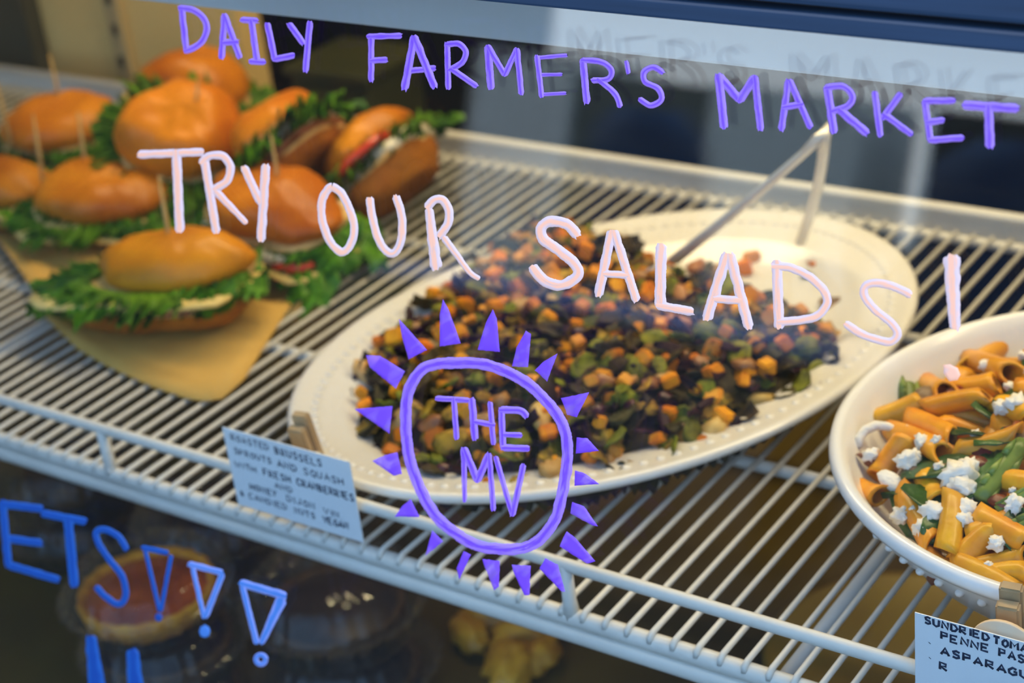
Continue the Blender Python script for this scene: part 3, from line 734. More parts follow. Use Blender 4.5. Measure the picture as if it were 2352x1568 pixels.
def sandwich(label, loc, rot, L=0.115, W=0.078, ht=0.032, hb=0.016, gap=0.016, seed=1, fill=('cheese', 'meat'), jaw=0.08, shift=(0, 0), picks=((0, 0),), out=0.016, layers=2, ts=1.0, droop=0.3):
    t = empty('sandwich', tuple(loc), rot)
    tag(t, label, 'sandwich', 'pile of sandwiches on kraft paper')
    v, f, cap = bun_shape(L, W, hb, seed + 31, dome=False)
    o = obj('bottom_roll', v, f, bunlow_m, t, loc=(0, 0, hb))
    cv, cf = slab(L * 0.97, W * 0.97, 0.0025, 0.001, seed + 2, 0.002); obj('cut_face', cv, cf, crumb_m, o)
    z = hb + 0.0025
    for k, what in enumerate(fill):
        if what == 'cheese':
            v, f = slab(L * 1.06, W * 1.10, 0.0022, z + 0.001, seed + k, 0.005, point=5); obj('cheese_slice', v, f, cheese_m, t)
        elif what == 'meat':
            for q in range(2):
                v, f = slab(L * (1.0 + 0.05 * q), W * 1.06, 0.0022, z + 0.002 + 0.003 * q, seed + k + q, 0.006); obj('meat_slice', v, f, meat_m, t)
            z += 0.003
        elif what == 'tomato':
            for q in (-0.28, 0.28):
                v, f = slab(0.055, 0.055, 0.005, z + 0.005, seed + k, 0.001, point=2); obj('tomato_slice', v, f, tomato_m, t, loc=(L * q, -W * 0.12, 0))
            z += 0.003
        elif what == 'egg':
            v, f = slab(L * 0.9, W * 1.12, 0.007, z + 0.006, seed + k, 0.005); obj('egg_layer', v, f, egg_m, t); z += 0.005
        z += 0.002
    for q in range(layers):
        v, f = frill(L, W, hb + gap * (0.35 + 0.5 * q / max(1, layers - 1)), seed + q * 3.3, out * (1 - 0.12 * q), droop=droop)
        obj('lettuce_leaf', v, f, lettuce_m, t)
    v, f, cap = bun_shape(L * ts, W * ts, ht, seed)
    o = obj('top_roll', v, f, bun_m, t, loc=(shift[0], shift[1], hb + gap), rot=(jaw, 0, 0))
    cv, cf = slab(L * 0.93 * ts, W * 0.93 * ts, 0.003, 0.001, seed + 8, 0.002); obj('cut_face', cv, cf, crumb_m, o)
    for px_, py_ in picks:
        v, f = tube([(0, 0, 0.0), (0.001, 0, 0.045), (0.002, 0, 0.072)], [0.0014, 0.0016, 0.0006], 7)
        obj('toothpick', v, f, pick_m, t, loc=(px_ * L, py_ * W, hb + gap * 0.5))
    return t
def rd(*a): return tuple(math.radians(q) for q in a)
sandwich('golden roll sandwich at the very front of the paper, one toothpick on top', (-0.846, 0.726, 0.0040), rd(-4, -2, 16), L=0.138, W=0.080, ht=0.027, hb=0.019, gap=0.013, seed=1,
         fill=('meat', 'cheese'), jaw=0.16, shift=(0.020, 0.008), picks=((0.12, 0.1),), out=0.022, ts=0.80, layers=3)
sandwich('orange roll sandwich left of the front one with a large tuft of lettuce', (-0.992, 0.822, 0.0040), rd(2, 4, 30), L=0.108, W=0.078, ht=0.027, hb=0.010, gap=0.013, seed=2,
         fill=('cheese',), jaw=0.10, picks=((-0.12, 0.2), (-0.42, 0.15)), out=0.026, layers=3)
sandwich('sandwich cut off by the left edge of the photo', (-1.090, 0.810, 0.0040), rd(0, 2, 10), L=0.095, W=0.070, ht=0.024, hb=0.010, gap=0.012, seed=3, fill=('meat', 'cheese'), jaw=0.06, picks=(), out=0.022)
sandwich('sandwich on the right front of the pile with white filling and tomato', (-0.826, 0.832, 0.0060), rd(4, 4, -6), L=0.118, W=0.078, ht=0.030, hb=0.014, gap=0.020, seed=4,
         fill=('cheese', 'tomato', 'egg'), jaw=0.05, picks=((0.05, 0.05),), out=0.026, layers=3, droop=0.6)
sandwich('small roll sandwich at the back left with a tall toothpick', (-1.118, 0.905, 0.0040), rd(3, 0, 30), L=0.100, W=0.080, ht=0.028, hb=0.014, gap=0.018, seed=5,
         fill=('meat', 'cheese'), jaw=0.02, picks=((0.02, 0.1), (-0.3, -0.4)), out=0.024, layers=3)
sandwich('big shiny roll sandwich on top of the pile', (-0.968, 0.888, 0.034), rd(28, 10, 44), L=0.098, W=0.084, ht=0.042, hb=0.012, gap=0.014, seed=6,
         fill=('meat',), jaw=0.0, picks=((0.1, 0.0),), out=0.040, layers=3)
sandwich('darker roll sandwich behind the big shiny one', (-1.020, 0.955, 0.032), rd(10, 8, 60), L=0.094, W=0.080, ht=0.038, hb=0.012, gap=0.014, seed=7,
         fill=('meat', 'cheese'), jaw=0.0, picks=(), out=0.026)
sandwich('roll sandwich tipped on its side with bright lettuce, centre of the pile', (-0.848, 0.900, 0.040), rd(-48, 14, 100), L=0.090, W=0.072, ht=0.030, hb=0.012, gap=0.020, seed=8,
         fill=('meat', 'egg'), jaw=0.05, picks=(), out=0.034, layers=3)
sandwich('brown roll sandwich leaning at the far right of the pile', (-0.782, 0.925, 0.022), rd(-46, 10, 95), L=0.090, W=0.074, ht=0.026, hb=0.022, gap=0.016, seed=9,
         fill=('egg', 'tomato'), jaw=0.05, picks=(), out=0.022)
sandwich('sandwich at the bottom of the pile beneath the big shiny roll', (-0.930, 0.935, 0.0040), rd(0, 0, 75), L=0.120, W=0.084, ht=0.022, hb=0.010, gap=0.012, seed=10,
         fill=('meat', 'cheese'), jaw=0.0, picks=(), out=0.024)

# ------------------------------------------------------------------ hand lettered cards
GLY = {  # strokes on a unit square
 'A': [[(0, 0), (.5, 1), (1, 0)], [(.2, .35), (.8, .35)]], 'B': [[(0, 0), (0, 1), (.7, .9), (.7, .6), (0, .52)], [(0, .52), (.85, .4), (.8, .08), (0, 0)]],
 'C': [[(.95, .85), (.5, 1), (.05, .6), (.1, .2), (.5, 0), (.95, .15)]], 'D': [[(0, 0), (0, 1), (.6, .9), (.95, .5), (.6, .08), (0, 0)]],
 'E': [[(.9, 1), (0, 1), (0, 0), (.9, 0)], [(0, .5), (.7, .5)]], 'F': [[(.9, 1), (0, 1), (0, 0)], [(0, .5), (.7, .5)]], 'G': [[(.95, .85), (.5, 1), (.05, .6), (.1, .2), (.5, 0), (.95, .2), (.95, .5), (.6, .5)]],
 'H': [[(0, 0), (0, 1)], [(.9, 0), (.9, 1)], [(0, .5), (.9, .5)]], 'I': [[(.4, 0), (.4, 1)]], 'J': [[(.8, 1), (.8, .2), (.4, 0), (.05, .25)]],
 'K': [[(0, 0), (0, 1)], [(.9, 1), (0, .45), (.9, 0)]], 'L': [[(0, 1), (0, 0), (.85, 0)]], 'M': [[(0, 0), (.05, 1), (.5, .4), (.95, 1), (1, 0)]], 'N': [[(0, 0), (0, 1), (.9, 0), (.9, 1)]],
 'O': [[(.5, 1), (.05, .6), (.1, .2), (.5, 0), (.9, .3), (.9, .7), (.5, 1)]], 'P': [[(0, 0), (0, 1), (.8, .9), (.8, .55), (0, .45)]], 'Q': [[(.5, 1), (.05, .6), (.1, .2), (.5, 0), (.9, .3), (.9, .7), (.5, 1)], [(.6, .25), (1, -.1)]],
 'R': [[(0, 0), (0, 1), (.8, .9), (.75, .55), (0, .48), (.9, 0)]], 'S': [[(.9, .85), (.5, 1), (.1, .8), (.2, .58), (.8, .42), (.85, .15), (.5, 0), (.05, .12)]],
 'T': [[(0, 1), (1, 1)], [(.5, 1), (.5, 0)]], 'U': [[(0, 1), (.05, .2), (.45, 0), (.85, .2), (.9, 1)]], 'V': [[(0, 1), (.5, 0), (1, 1)]], 'W': [[(0, 1), (.25, 0), (.5, .7), (.75, 0), (1, 1)]],
 'X': [[(0, 0), (.9, 1)], [(0, 1), (.9, 0)]], 'Y': [[(0, 1), (.45, .5), (.95, 1)], [(.45, .5), (.4, 0)]], '.': [[(.3, 0), (.35, .05)]], '&': [[(.9, 0), (.2, .75), (.4, 1), (.6, .75), (.05, .3), (.3, 0), (.9, .45)]],
 '*': [[(.3, .45), (.42, .5)]]}
def write(text, x, z, w, h, pen, slant=0.0, seed=0):
    """letter strokes as thin raised ribbons in the x-z plane, ink facing -y"""
    r = random.Random(seed); parts = []; cx = x
    for ch in text:
        if ch == ' ': cx += w * 0.9; continue
        ww = w * (0.5 if ch in 'I.*' else 1.2 if ch in 'MW' else 1.0)
        jx, jz = r.uniform(-.04, .04) * w, r.uniform(-.06, .06) * h
        for st in GLY[ch]:
            P = [Vector((cx + jx + q[0] * ww * 0.78, 0, z + jz + q[1] * h + slant * (cx - x))) for q in st]
            v, f = tube(P, pen, 6); parts.append(([(p.x, p.y * 0.15, p.z) for p in v], f))
        cx += ww * 1.08
    return join(parts)
def card(label, x0, x1, y, z0, z1, lines, loc_clip, disc):
    t = empty('menu_card', (x0, y, z0), (0, 0, 0)); tag(t, label, 'card', 'menu cards on the shelf front')
    W_, H_ = x1 - x0, z1 - z0
    box_obj('card_sheet', (0, 0, 0), (W_, 0.0005, H_), card_m, t)
    for k, (text, x, z, w, h, pen, sl) in enumerate(lines):
        v, f = write(text, x, z, w, h, pen, sl, seed=k); obj('handwriting', v, f, ink_m, t, loc=(0, -0.0001, 0))
    c = empty('clothespin', tuple(loc_clip), (math.radians(12), 0, math.radians(8)))
    tag(c, 'wooden clothespin behind the ' + ('sun dried tomato penne' if disc else 'roasted sprouts') + ' card', 'clothespin', 'clothespins holding cards')
    for s, hh, dy in ((0, 0.0, 0.0), (1, 0.004, 0.0066)):
        v, f = box((-0.0048, dy, -0.045), (0.0048, dy + 0.0055, hh)); o = obj('prong', v, f, wood_m, c, smooth=False)
        bm = bmesh.new(); bm.from_mesh(o.data); bmesh.ops.bevel(bm, geom=bm.edges[:], offset=0.0009, segments=2, affect='EDGES'); bm.to_mesh(o.data); bm.free()
    v, f = tube([(-0.0062, 0.006, -0.022), (0.0062, 0.006, -0.022)], 0.0022, 8); obj('spring', v, f, steel_m, c)
    return t
def ln(t, x, x1, z, h, pen=0.00042): return (t, x, z, (x1 - x) / sum(0.54 if c in 'I.*' else 1.296 if c in 'MW' else 1.08 for c in t), h, pen, 0)
L1 = [ln('ROASTED', 0.0052, 0.0330, 0.0420, 0.0038), ln('BRUSSELS', 0.0362, 0.0690, 0.0412, 0.0042, 0.0005), ln('SPROUTS', 0.0055, 0.0330, 0.0338, 0.0036), ln('AND', 0.0362, 0.0505, 0.0335, 0.0040, 0.0005), ln('SQUASH', 0.0540, 0.0820, 0.0335, 0.0040),
      ln('WITH', 0.0040, 0.0205, 0.0250, 0.0036), ln('FRESH', 0.0242, 0.0445, 0.0250, 0.0040, 0.0005), ln('CRANBERRIES', 0.0475, 0.0868, 0.0252, 0.0042, 0.00055), ln('AND', 0.0310, 0.0445, 0.0188, 0.0034),
      ln('HONEY', 0.0120, 0.0320, 0.0130, 0.0036, 0.0005), ln('DIJON', 0.0380, 0.0585, 0.0125, 0.0038), ln('VIN.', 0.0630, 0.0770, 0.0115, 0.0036), ln('&', 0.0035, 0.0070, 0.0066, 0.0034, 0.0005), ln('CANDIED', 0.0095, 0.0380, 0.0064, 0.0036),
      ln('NUTS', 0.0420, 0.0570, 0.0060, 0.0036), ln('VEGAN', 0.0615, 0.0795, 0.0058, 0.0040, 0.00058)]
CY_ = 0.5745
a = on_y((510, 980), CY_); b = on_y((834, 1240), CY_)
card('blue white hand lettered card naming the roasted brussels sprouts and squash', a[0], b[0], CY_, 0.0052, a[2], L1, on_y((674, 990), 0.588), False)
a = on_y((2101, 1406), CY_)
def x2(px): return (px / 7.192 + 2050 - 2101) * 0.000184
L2 = [ln('SUNDRIED', x2(535), x2(1660), 0.0453, 0.0034, 0.00064), ln('TOMATO', x2(1690), x2(1690) + 0.022, 0.0447, 0.0036, 0.00064), ln('PENNE', x2(815), x2(1660), 0.0396, 0.0035, 0.00064), ln('PASTA', x2(1790), x2(1790) + 0.019, 0.0393, 0.0038, 0.00064),
      ln('*', x2(610), x2(660), 0.0345, 0.003, 0.00068), ln('ASPARAGUS', x2(815), x2(2350) + 0.004, 0.0317, 0.0036, 0.00068), ln('*', x2(610), x2(660), 0.0265, 0.003, 0.00068), ln('R', x2(800), x2(980), 0.0240, 0.0036, 0.00068)]
card('pale hand lettered card naming the sun dried tomato penne pasta, lower right corner', a[0], a[0] + 0.0885, CY_, 0.0086, a[2], L2, on_y((2312, 1398), 0.585), True)
dc = on_y((2305, 1500), 0.5785)
v, f = tube([(0, 0, 0), (0, 0.0022, 0)], 0.0150, 40)
tag(obj('wooden_disc', v, f, pale_wood, loc=tuple(dc)), 'round pale wooden disc behind the penne pasta card', 'disc')

# ------------------------------------------------------------------ lower deck: tarts in clear tubs, pastries
tub_m = clear_mat('clear_plastic', (0.95, 0.95, 0.93), 1.45, haze=0.02, hazecol=(0.6, 0.62, 0.7), rough=0.06)
crust_m = mat('baked_crust', (0.74, 0.34, 0.020), (0.56, 0.20, 0.012), 60, rough=0.5, spec=0.2, bump=0.5, bscale=120)
glaze_m = mat('red_brown_glaze', (0.55, 0.105, 0.012), (0.26, 0.040, 0.006), 40, rough=0.2, coat=0.2)
choc_m = mat('dark_filling', (0.022, 0.009, 0.005), (0.04, 0.017, 0.008), 40, rough=0.4, spec=0.3)
gold_m = mat('golden_pastry', (0.62, 0.34, 0.025), (0.40, 0.19, 0.012), 60, rough=0.45, bump=0.7, bscale=90)
def lathe(profile, seg=48, scallop=0.0, ns=28):
    V = []; F_ = []
    for r, z in profile:
        for k in range(seg * 2 if scallop else seg):
            m_ = seg * 2 if scallop else seg; t = 2 * math.pi * k / m_
            rr = r * (1 + scallop * math.cos(ns * t))
            V.append((rr * math.cos(t), rr * math.sin(t), z))
    m_ = seg * 2 if scallop else seg
    for i in range(len(profile) - 1):
        for k in range(m_): F_.append((i * m_ + k, i * m_ + (k + 1) % m_, (i + 1) * m_ + (k + 1) % m_, (i + 1) * m_ + k))
    return V, F_
dcrust_m = mat('dark_crust', (0.10, 0.045, 0.010), (0.06, 0.026, 0.008), 60, rough=0.6, spec=0.2)
def tart_tub(label, loc, R_=0.062, h=0.040, filling=glaze_m, tart=0.045, rot=0.0):
    t = empty('tart_tub', loc, (0, 0, rot)); tag(t, label, 'tub', 'clear tubs on the lower deck')
    v, f = lathe([(0.002, 0.001), (R_ * 0.80, 0.001), (R_ * 0.86, 0.003), (R_ * 0.93, h * 0.5), (R_, h * 0.52), (R_ * 1.05, h * 0.54)], 60, 0.018); obj('base', v, f, tub_m, t)
    v, f = lathe([(R_ * 1.05, h * 0.56), (R_, h * 0.58), (R_ * 0.95, h * 0.62), (R_ * 0.86, h * 0.94), (R_ * 0.78, h), (0.002, h)], 60, 0.014); obj('lid', v, f, tub_m, t)
    v, f = lathe([(tart * 0.8, 0.003), (tart * 0.95, 0.010), (tart, 0.021), (tart * 0.97, 0.024), (tart * 0.90, 0.0215), (tart * 0.86, 0.0185), (tart * 0.5, 0.0185)], 48, 0.02, 20); c = obj('tart_shell', v, f, crust_m if filling is glaze_m else dcrust_m, t)
    v, f = lathe([(tart * 0.885, 0.0195), (tart * 0.7, 0.0222), (tart * 0.35, 0.0236), (0.001, 0.0238)], 48); obj('filling', v, f, filling, c)
    return t
dz = DECK_Z
w = on_z((335, 1345), dz + 0.105)
tart_tub('clear tub with a glossy red brown tart, on top of its stack below the shelf', (w[0], w[1], dz + 0.082), R_=0.055, tart=0.045)
tart_tub('clear tub with a dark tart, bottom of the stack under the red brown tart', (w[0] + 0.004, w[1] + 0.002, dz + 0.041), R_=0.055, filling=choc_m, rot=0.3)
tart_tub('lowest clear tub of the stack under the glossy tart, mostly hidden', (w[0] + 0.002, w[1] + 0.0, dz), R_=0.055, filling=choc_m, rot=0.6)
w = on_z((700, 1400), dz + 0.075)
tart_tub('wide clear ribbed tub with a dark cake, right of the tarts', (w[0] + 0.012, w[1] + 0.016, dz + 0.0505), R_=0.060, h=0.050, filling=choc_m, tart=0.047, rot=0.2)
tart_tub('wide clear ribbed tub beneath the dark cake, right of the tarts', (w[0] + 0.014, w[1] + 0.018, dz), R_=0.060, h=0.050, filling=choc_m, tart=0.047, rot=0.5)
w = on_z((390, 1225), dz + 0.075)
tart_tub('clear tub standing behind the tart stack', (w[0], w[1] + 0.05, dz + 0.0405), R_=0.064, h=0.045, filling=choc_m, tart=0.040, rot=0.1)
tart_tub('clear tub under the one behind the tart stack', (w[0], w[1] + 0.052, dz), R_=0.064, h=0.040, filling=choc_m, tart=0.040, rot=0.4)
w = on_z((100, 1120), dz + 0.06)
tart_tub('clear tub at the far left below the shelf', (w[0], w[1] + 0.03, dz + 0.0405), R_=0.066, h=0.045, filling=choc_m, tart=0.038, rot=0.9)
tart_tub('clear tub under the far left one below the shelf', (w[0] + 0.003, w[1] + 0.03, dz), R_=0.066, h=0.040, filling=choc_m, tart=0.038, rot=0.2)
for k, (p, s, r) in enumerate((((1130, 1410), 1.0, 0.3), ((1205, 1450), 1.1, 0.9), ((1170, 1530), 1.2, 2.0), ((1235, 1500), 0.9, 1.4), ((1080, 1450), 0.9, 2.6))):
    w = on_z(p, dz + 0.012)
    v, f = blob(0.022 * s, 0.013 * s, 0.011 * s, 0.45, 3.0, 3, k + 11)
    tag(obj('golden_pastry', v, f, gold_m, loc=(w[0], w[1], dz + 0.0105 * s), rot=(0, 0, r)), 'crumbly golden pastry on the lower deck under the shelf front', 'pastry', 'golden pastries on the lower deck')
v, f = lathe([(0.001, 0.001), (0.070, 0.001), (0.088, 0.010), (0.091, 0.012), (0.086, 0.011), (0.069, 0.003), (0.001, 0.003)], 64)
w = on_z((1960, 1470), dz + 0.01)
tag(obj('brass_tray', v, f, mat('brassy_tray', (0.24, 0.155, 0.012), (0.18, 0.11, 0.010), 12, rough=0.45), loc=(w[0] + 0.035, w[1] + 0.0, dz)), 'round golden tray on the lower deck under the pasta bowl', 'tray')
tubx = on_y((820, 180), 1.19)
bt = empty('storage_tub', (tubx[0], 1.19, dz)); tag(bt, 'dark olive storage tub behind the shelf, right of the tall sandwiches', 'tub')
olive_m = mat('dark_olive_plastic', (0.055, 0.055, 0.014), (0.04, 0.042, 0.012), 10, rough=0.5)
box_obj('body', (-0.045, -0.04, 0.0), (0.045, 0.04, tubx[2] - dz + 0.012), olive_m, bt, 0.006)
box_obj('lid', (-0.049, -0.044, tubx[2] - dz + 0.0121), (0.049, 0.044, tubx[2] - dz + 0.022), olive_m, bt, 0.003)

# ------------------------------------------------------------------ hand painted lettering on the front glass
purple_p = paint_mat('purple_paint', (0.165, 0.058, 0.76), (0.33, 0.20, 0.84), 0.42, thin=0.35)
pink_p = paint_mat('pink_paint', (0.96, 0.53, 0.39), (0.72, 0.58, 0.66), 0.36, thin=0.1)
blue_p = paint_mat('blue_paint', (0.002, 0.055, 0.34), (0.006, 0.09, 0.42), 0.30)
ltblue_p = paint_mat('light_blue_paint', (0.05, 0.19, 0.62), (0.20, 0.28, 0.72), 0.30)
def spline(pts, step=3.0):
    P = [np.array(p, float) for p in pts]
    if len(P) == 2:
        n = max(3, int(np.linalg.norm(P[1] - P[0]) / step)); return [P[0] + (P[1] - P[0]) * i / n for i in range(n + 1)]
    out = []; closed = np.allclose(P[0], P[-1])
    for i in range(len(P) - 1):
        a = P[i - 1] if i else (P[-2] if closed else P[0]); b, c = P[i], P[i + 1]
        d = P[i + 2] if i + 2 < len(P) else (P[1] if closed else P[-1])
        n = max(2, int(np.linalg.norm(c - b) / step))
        for k in range(n):
            t = k / n
            out.append(0.5 * (2 * b + (c - a) * t + (2 * a - 5 * b + 4 * c - d) * t * t + (-a + 3 * b - 3 * c + d) * t ** 3))
    out.append(P[-1]); return out
LAY = [0]
def stroke(pts, w, seed):
    """brush stroke laid on the glass; w is the width or (start, end) in photograph pixels"""
    S = spline(pts); n = len(S); w0, w1 = w if hasattr(w, '__len__') else (w, w)
    r = random.Random(seed); LAY[0] += 1; lift = 0.00012 + 0.00003 * (LAY[0] % 9)
    closed = np.allclose(S[0], S[-1]); V = []; UV = []; F_ = []; ln = 0.0; cols = (-1, -0.82, -0.4, 0, 0.4, 0.82, 1)
    for i in range(n):
        a = S[max(i - 1, 0)]; b = S[min(i + 1, n - 1)]; t = (b - a) / (np.linalg.norm(b - a) + 1e-9); nn = np.array([-t[1], t[0]])
        if i: ln += np.linalg.norm(S[i] - S[i - 1])
        ww = (w0 + (w1 - w0) * i / (n - 1)) / 2
        e0 = 1 + 0.16 * noise.noise(Vector((ln * 0.05, seed, 0))) + 0.09 * noise.noise(Vector((ln * 0.25, seed, 3))); e1 = 1 + 0.16 * noise.noise(Vector((ln * 0.05, seed, 9))) + 0.09 * noise.noise(Vector((ln * 0.25, seed, 13)))
        if not closed and i in (0, n - 1): e0 *= 0.72; e1 *= 0.72
        for c in cols:
            off = 0.0
            if not closed and i == 0: off = -t * ww * (0.35 + 0.75 * noise.noise(Vector((c * 3.0, seed, 1)))) * (1 if abs(c) < 1 else 0.3)
            if not closed and i == n - 1: off = t * ww * (0.35 + 0.85 * noise.noise(Vector((c * 3.0, seed, 2)))) * (1 if abs(c) < 1 else 0.3)
            V.append(on_glass(S[i] + off + nn * ww * c * (e0 if c < 0 else e1), lift + (0.00022 if abs(c) < 0.5 else 0.00014 if abs(c) < 0.9 else -0.0001))); UV.append((ln / 2352.0 + seed * 0.37, (c + 1) / 2))
    m = len(cols)
    for i in range(n - 1):
        for k in range(m - 1): F_.append((i * m + k, i * m + k + 1, (i + 1) * m + k + 1, (i + 1) * m + k))
    return V, F_, UV
def fill_poly(pts, seed):
    """solid painted patch with brushed edges"""
    P = [np.array(p, float) for p in pts]; c = np.mean(P, 0); E_ = []
    for i in range(len(P)):
        a, b = P[i], P[(i + 1) % len(P)]; n = max(2, int(np.linalg.norm(b - a) / 5))
        for k in range(n):
            q = a + (b - a) * k / n; d = q - c; E_.append(q + d / (np.linalg.norm(d) + 1e-6) * 1.3 * noise.noise(Vector((q[0] * 0.25, q[1] * 0.25, seed))))
    V = []; UV = []; F_ = []; n = len(E_); LAY[0] += 1; lift = 0.00012 + 0.00003 * (LAY[0] % 9); ks = (1.0, 0.86, 0.5, 0.05)
    for j, k in enumerate(ks):
        for q in E_:
            p = c + (q - c) * k; V.append(on_glass(p, lift + (0.0002 if j else -0.0001))); UV.append(((p[0] * 0.5 + p[1]) / 2352.0 + seed * 0.37, 0.5 + 0.10 * math.sin(p[0] * 0.05)))
    for j in range(len(ks) - 1):
        for i in range(n): F_.append((j * n + i, j * n + (i + 1) % n, (j + 1) * n + (i + 1) % n, (j + 1) * n + i))
    F_.append(tuple((len(ks) - 1) * n + i for i in range(n)))
    return V, F_, UV
def painted(name, pieces, m, parent):
    V, F_, UV = [], [], []
    for v, f, u in pieces:
        n = len(V); V += list(v); UV += u; F_ += [tuple(i + n for i in q) for q in f]
    o0 = np.array(parent.location)
    me = bpy.data.meshes.new(name); me.from_pydata([tuple(p - o0) for p in V], [], F_)
    uvl = me.uv_layers.new(name='UVMap')
    for lp in me.loops: uvl.data[lp.index].uv = UV[lp.vertex_index]
    me.polygons.foreach_set('use_smooth', [True] * len(me.polygons)); me.materials.append(m); me.update()
    return link(name, me, parent)
SEED = [0]
def letters(parent, m, items, w):
    for it in items:
        ps = []
        for st in it:
            ww = w
            if isinstance(st, tuple) and isinstance(st[0], list): st, ww = st
            SEED[0] += 1; ps.append(stroke(st, ww, SEED[0]))
        painted('painted_letter', ps, m, parent)
def sign(px, label):
    t = empty('painted_lettering', tuple(on_glass(px))); tag(t, label, 'lettering'); return t
t = sign((570, 90), 'purple painted word DAILY at the top left of the glass')
letters(t, purple_p, [
    [[(417, 19), (428, 116)], [(413, 18), (440, 22), (463, 36), (475, 61), (468, 90), (448, 108), (426, 117)]],
    [[(516, 34), (509, 133)], [(516, 34), (551, 132)], [(514, 98), (547, 96)]],
    [[(556, 45), (592, 48)], [(578, 46), (591, 141)], [(576, 141), (609, 142)]],
    [[(614, 54), (631, 137)], [(631, 136), (676, 127)]],
    [[(665, 55), (697, 100)], [(712, 51), (702, 163)]]], 15)
t = sign((1180, 160), "purple painted word FARMER'S below the pale header strip")
letters(t, purple_p, [
    [[(853, 84), (853, 185)], [(845, 84), (922, 82)], [(853, 139), (890, 137)]],
    [([(952, 84), (930, 203)], 18), ([(952, 84), (999, 200)], 18), [(943, 163), (1000, 156)]],
    [[(1027, 99), (1030, 203)], [(1026, 102), (1054, 101), (1070, 120), (1060, 145), (1032, 160)], [(1040, 160), (1095, 198)]],
    [([(1121, 106), (1128, 203)], 18), [(1121, 105), (1160, 172)], [(1160, 172), (1188, 112)], [(1188, 112), (1198, 216)]],
    [([(1234, 128), (1245, 222)], 13), ([(1234, 133), (1302, 127)], 10), ([(1240, 172), (1291, 171)], 9), ([(1246, 217), (1300, 214)], 9)],
    [([(1339, 136), (1348, 235)], 17), [(1338, 138), (1380, 142), (1404, 160), (1398, 181), (1361, 185)], [(1374, 182), (1412, 214), (1425, 245)]],
    [([(1439, 141), (1444, 168)], 11)],
    [[(1523, 167), (1501, 154), (1480, 166), (1483, 188), (1513, 204), (1519, 229), (1495, 242), (1470, 227)]]], 14)
t = sign((1990, 260), 'purple painted word MARKET at the top right of the glass')
letters(t, purple_p, [
    [([(1651, 172), (1664, 293)], 20), ([(1651, 174), (1699, 230)], 20), ([(1699, 230), (1734, 177)], 20), ([(1734, 177), (1747, 297)], 17)],
    [[(1811, 185), (1795, 297)], [(1814, 185), (1862, 293)], [(1801, 246), (1843, 239)]],
    [([(1900, 198), (1916, 303)], 19), [(1897, 201), (1936, 198), (1958, 220), (1948, 243), (1913, 255)], ([(1929, 252), (1992, 306)], 20)],
    [[(2009, 212), (2022, 312)], [(2069, 215), (2028, 271)], [(2031, 262), (2094, 309)]],
    [[(2124, 231), (2137, 322)], [(2124, 232), (2193, 231)], [(2130, 281), (2168, 276)], [(2137, 322), (2212, 316)]],
    [([(2214, 241), (2337, 249)], 22), ([(2271, 244), (2274, 337)], 22)]], 16)
t = sign((470, 450), 'pale pink painted word TRY over the sandwiches')
letters(t, pink_p, [
    [([(319, 355), (467, 349)], 19), ([(405, 346), (413, 530)], 22)],
    [([(470, 368), (497, 532)], 20), [(463, 374), (482, 358), (513, 359), (529, 383), (522, 415), (493, 434)], ([(497, 440), (566, 512)], (18, 13))],
    [[(561, 384), (598, 464)], ([(611, 380), (600, 550)], 21)]], 19)
t = sign((900, 540), 'pale pink painted word OUR between the sandwiches and the platter')
letters(t, pink_p, [
    [[(764, 429), (750, 440), (740, 463), (740, 500), (752, 541), (770, 568), (790, 578), (809, 555), (814, 520), (804, 482), (786, 446), (764, 429)]],
    [[(850, 455), (855, 493), (867, 541), (886, 574), (906, 581), (921, 555), (925, 517), (920, 480), (910, 451)]],
    [([(985, 480), (1002, 614)], (20, 28)), ([(981, 475), (998, 459), (1018, 460), (1031, 484), (1029, 513), (1010, 541)], 20), ([(1020, 546), (1053, 590), (1078, 624), (1101, 640)], (17, 12))]], 19)
t = sign((1650, 640), 'pale pink painted word SALADS with its exclamation mark over the oval platter')
letters(t, pink_p, [
    [([(1326, 540), (1302, 515), (1265, 508), (1244, 522), (1248, 548), (1281, 573), (1316, 601), (1329, 625), (1312, 646), (1281, 655), (1247, 641), (1223, 613)], 25)],
    [([(1405, 531), (1375, 677)], 22), ([(1411, 531), (1462, 689)], 21), ([(1391, 628), (1441, 632)], 17)],
    [([(1519, 563), (1517, 703)], 26), ([(1512, 701), (1591, 715)], 21)],
    [([(1669, 585), (1624, 731)], 25), ([(1677, 585), (1720, 751)], 24), ([(1644, 686), (1702, 690)], 19)],
    [([(1784, 600), (1790, 752)], 24), ([(1777, 611), (1822, 616), (1872, 645), (1900, 682), (1892, 711), (1862, 731), (1789, 739)], 20)],
    [([(2091, 677), (2063, 662), (2021, 650), (1990, 655), (1986, 679), (2010, 711), (2046, 740), (2062, 765), (2048, 784), (2017, 780), (1976, 765), (1943, 743)], 19)],
    [([(2187, 590), (2189, 670), (2194, 752)], (40, 25))]], 19)
SEED[0] += 1; painted('painted_dot', [fill_poly([(2168, 838), (2182, 836), (2200, 844), (2207, 860), (2200, 872), (2182, 875), (2168, 858)], 3)], pink_p, t)
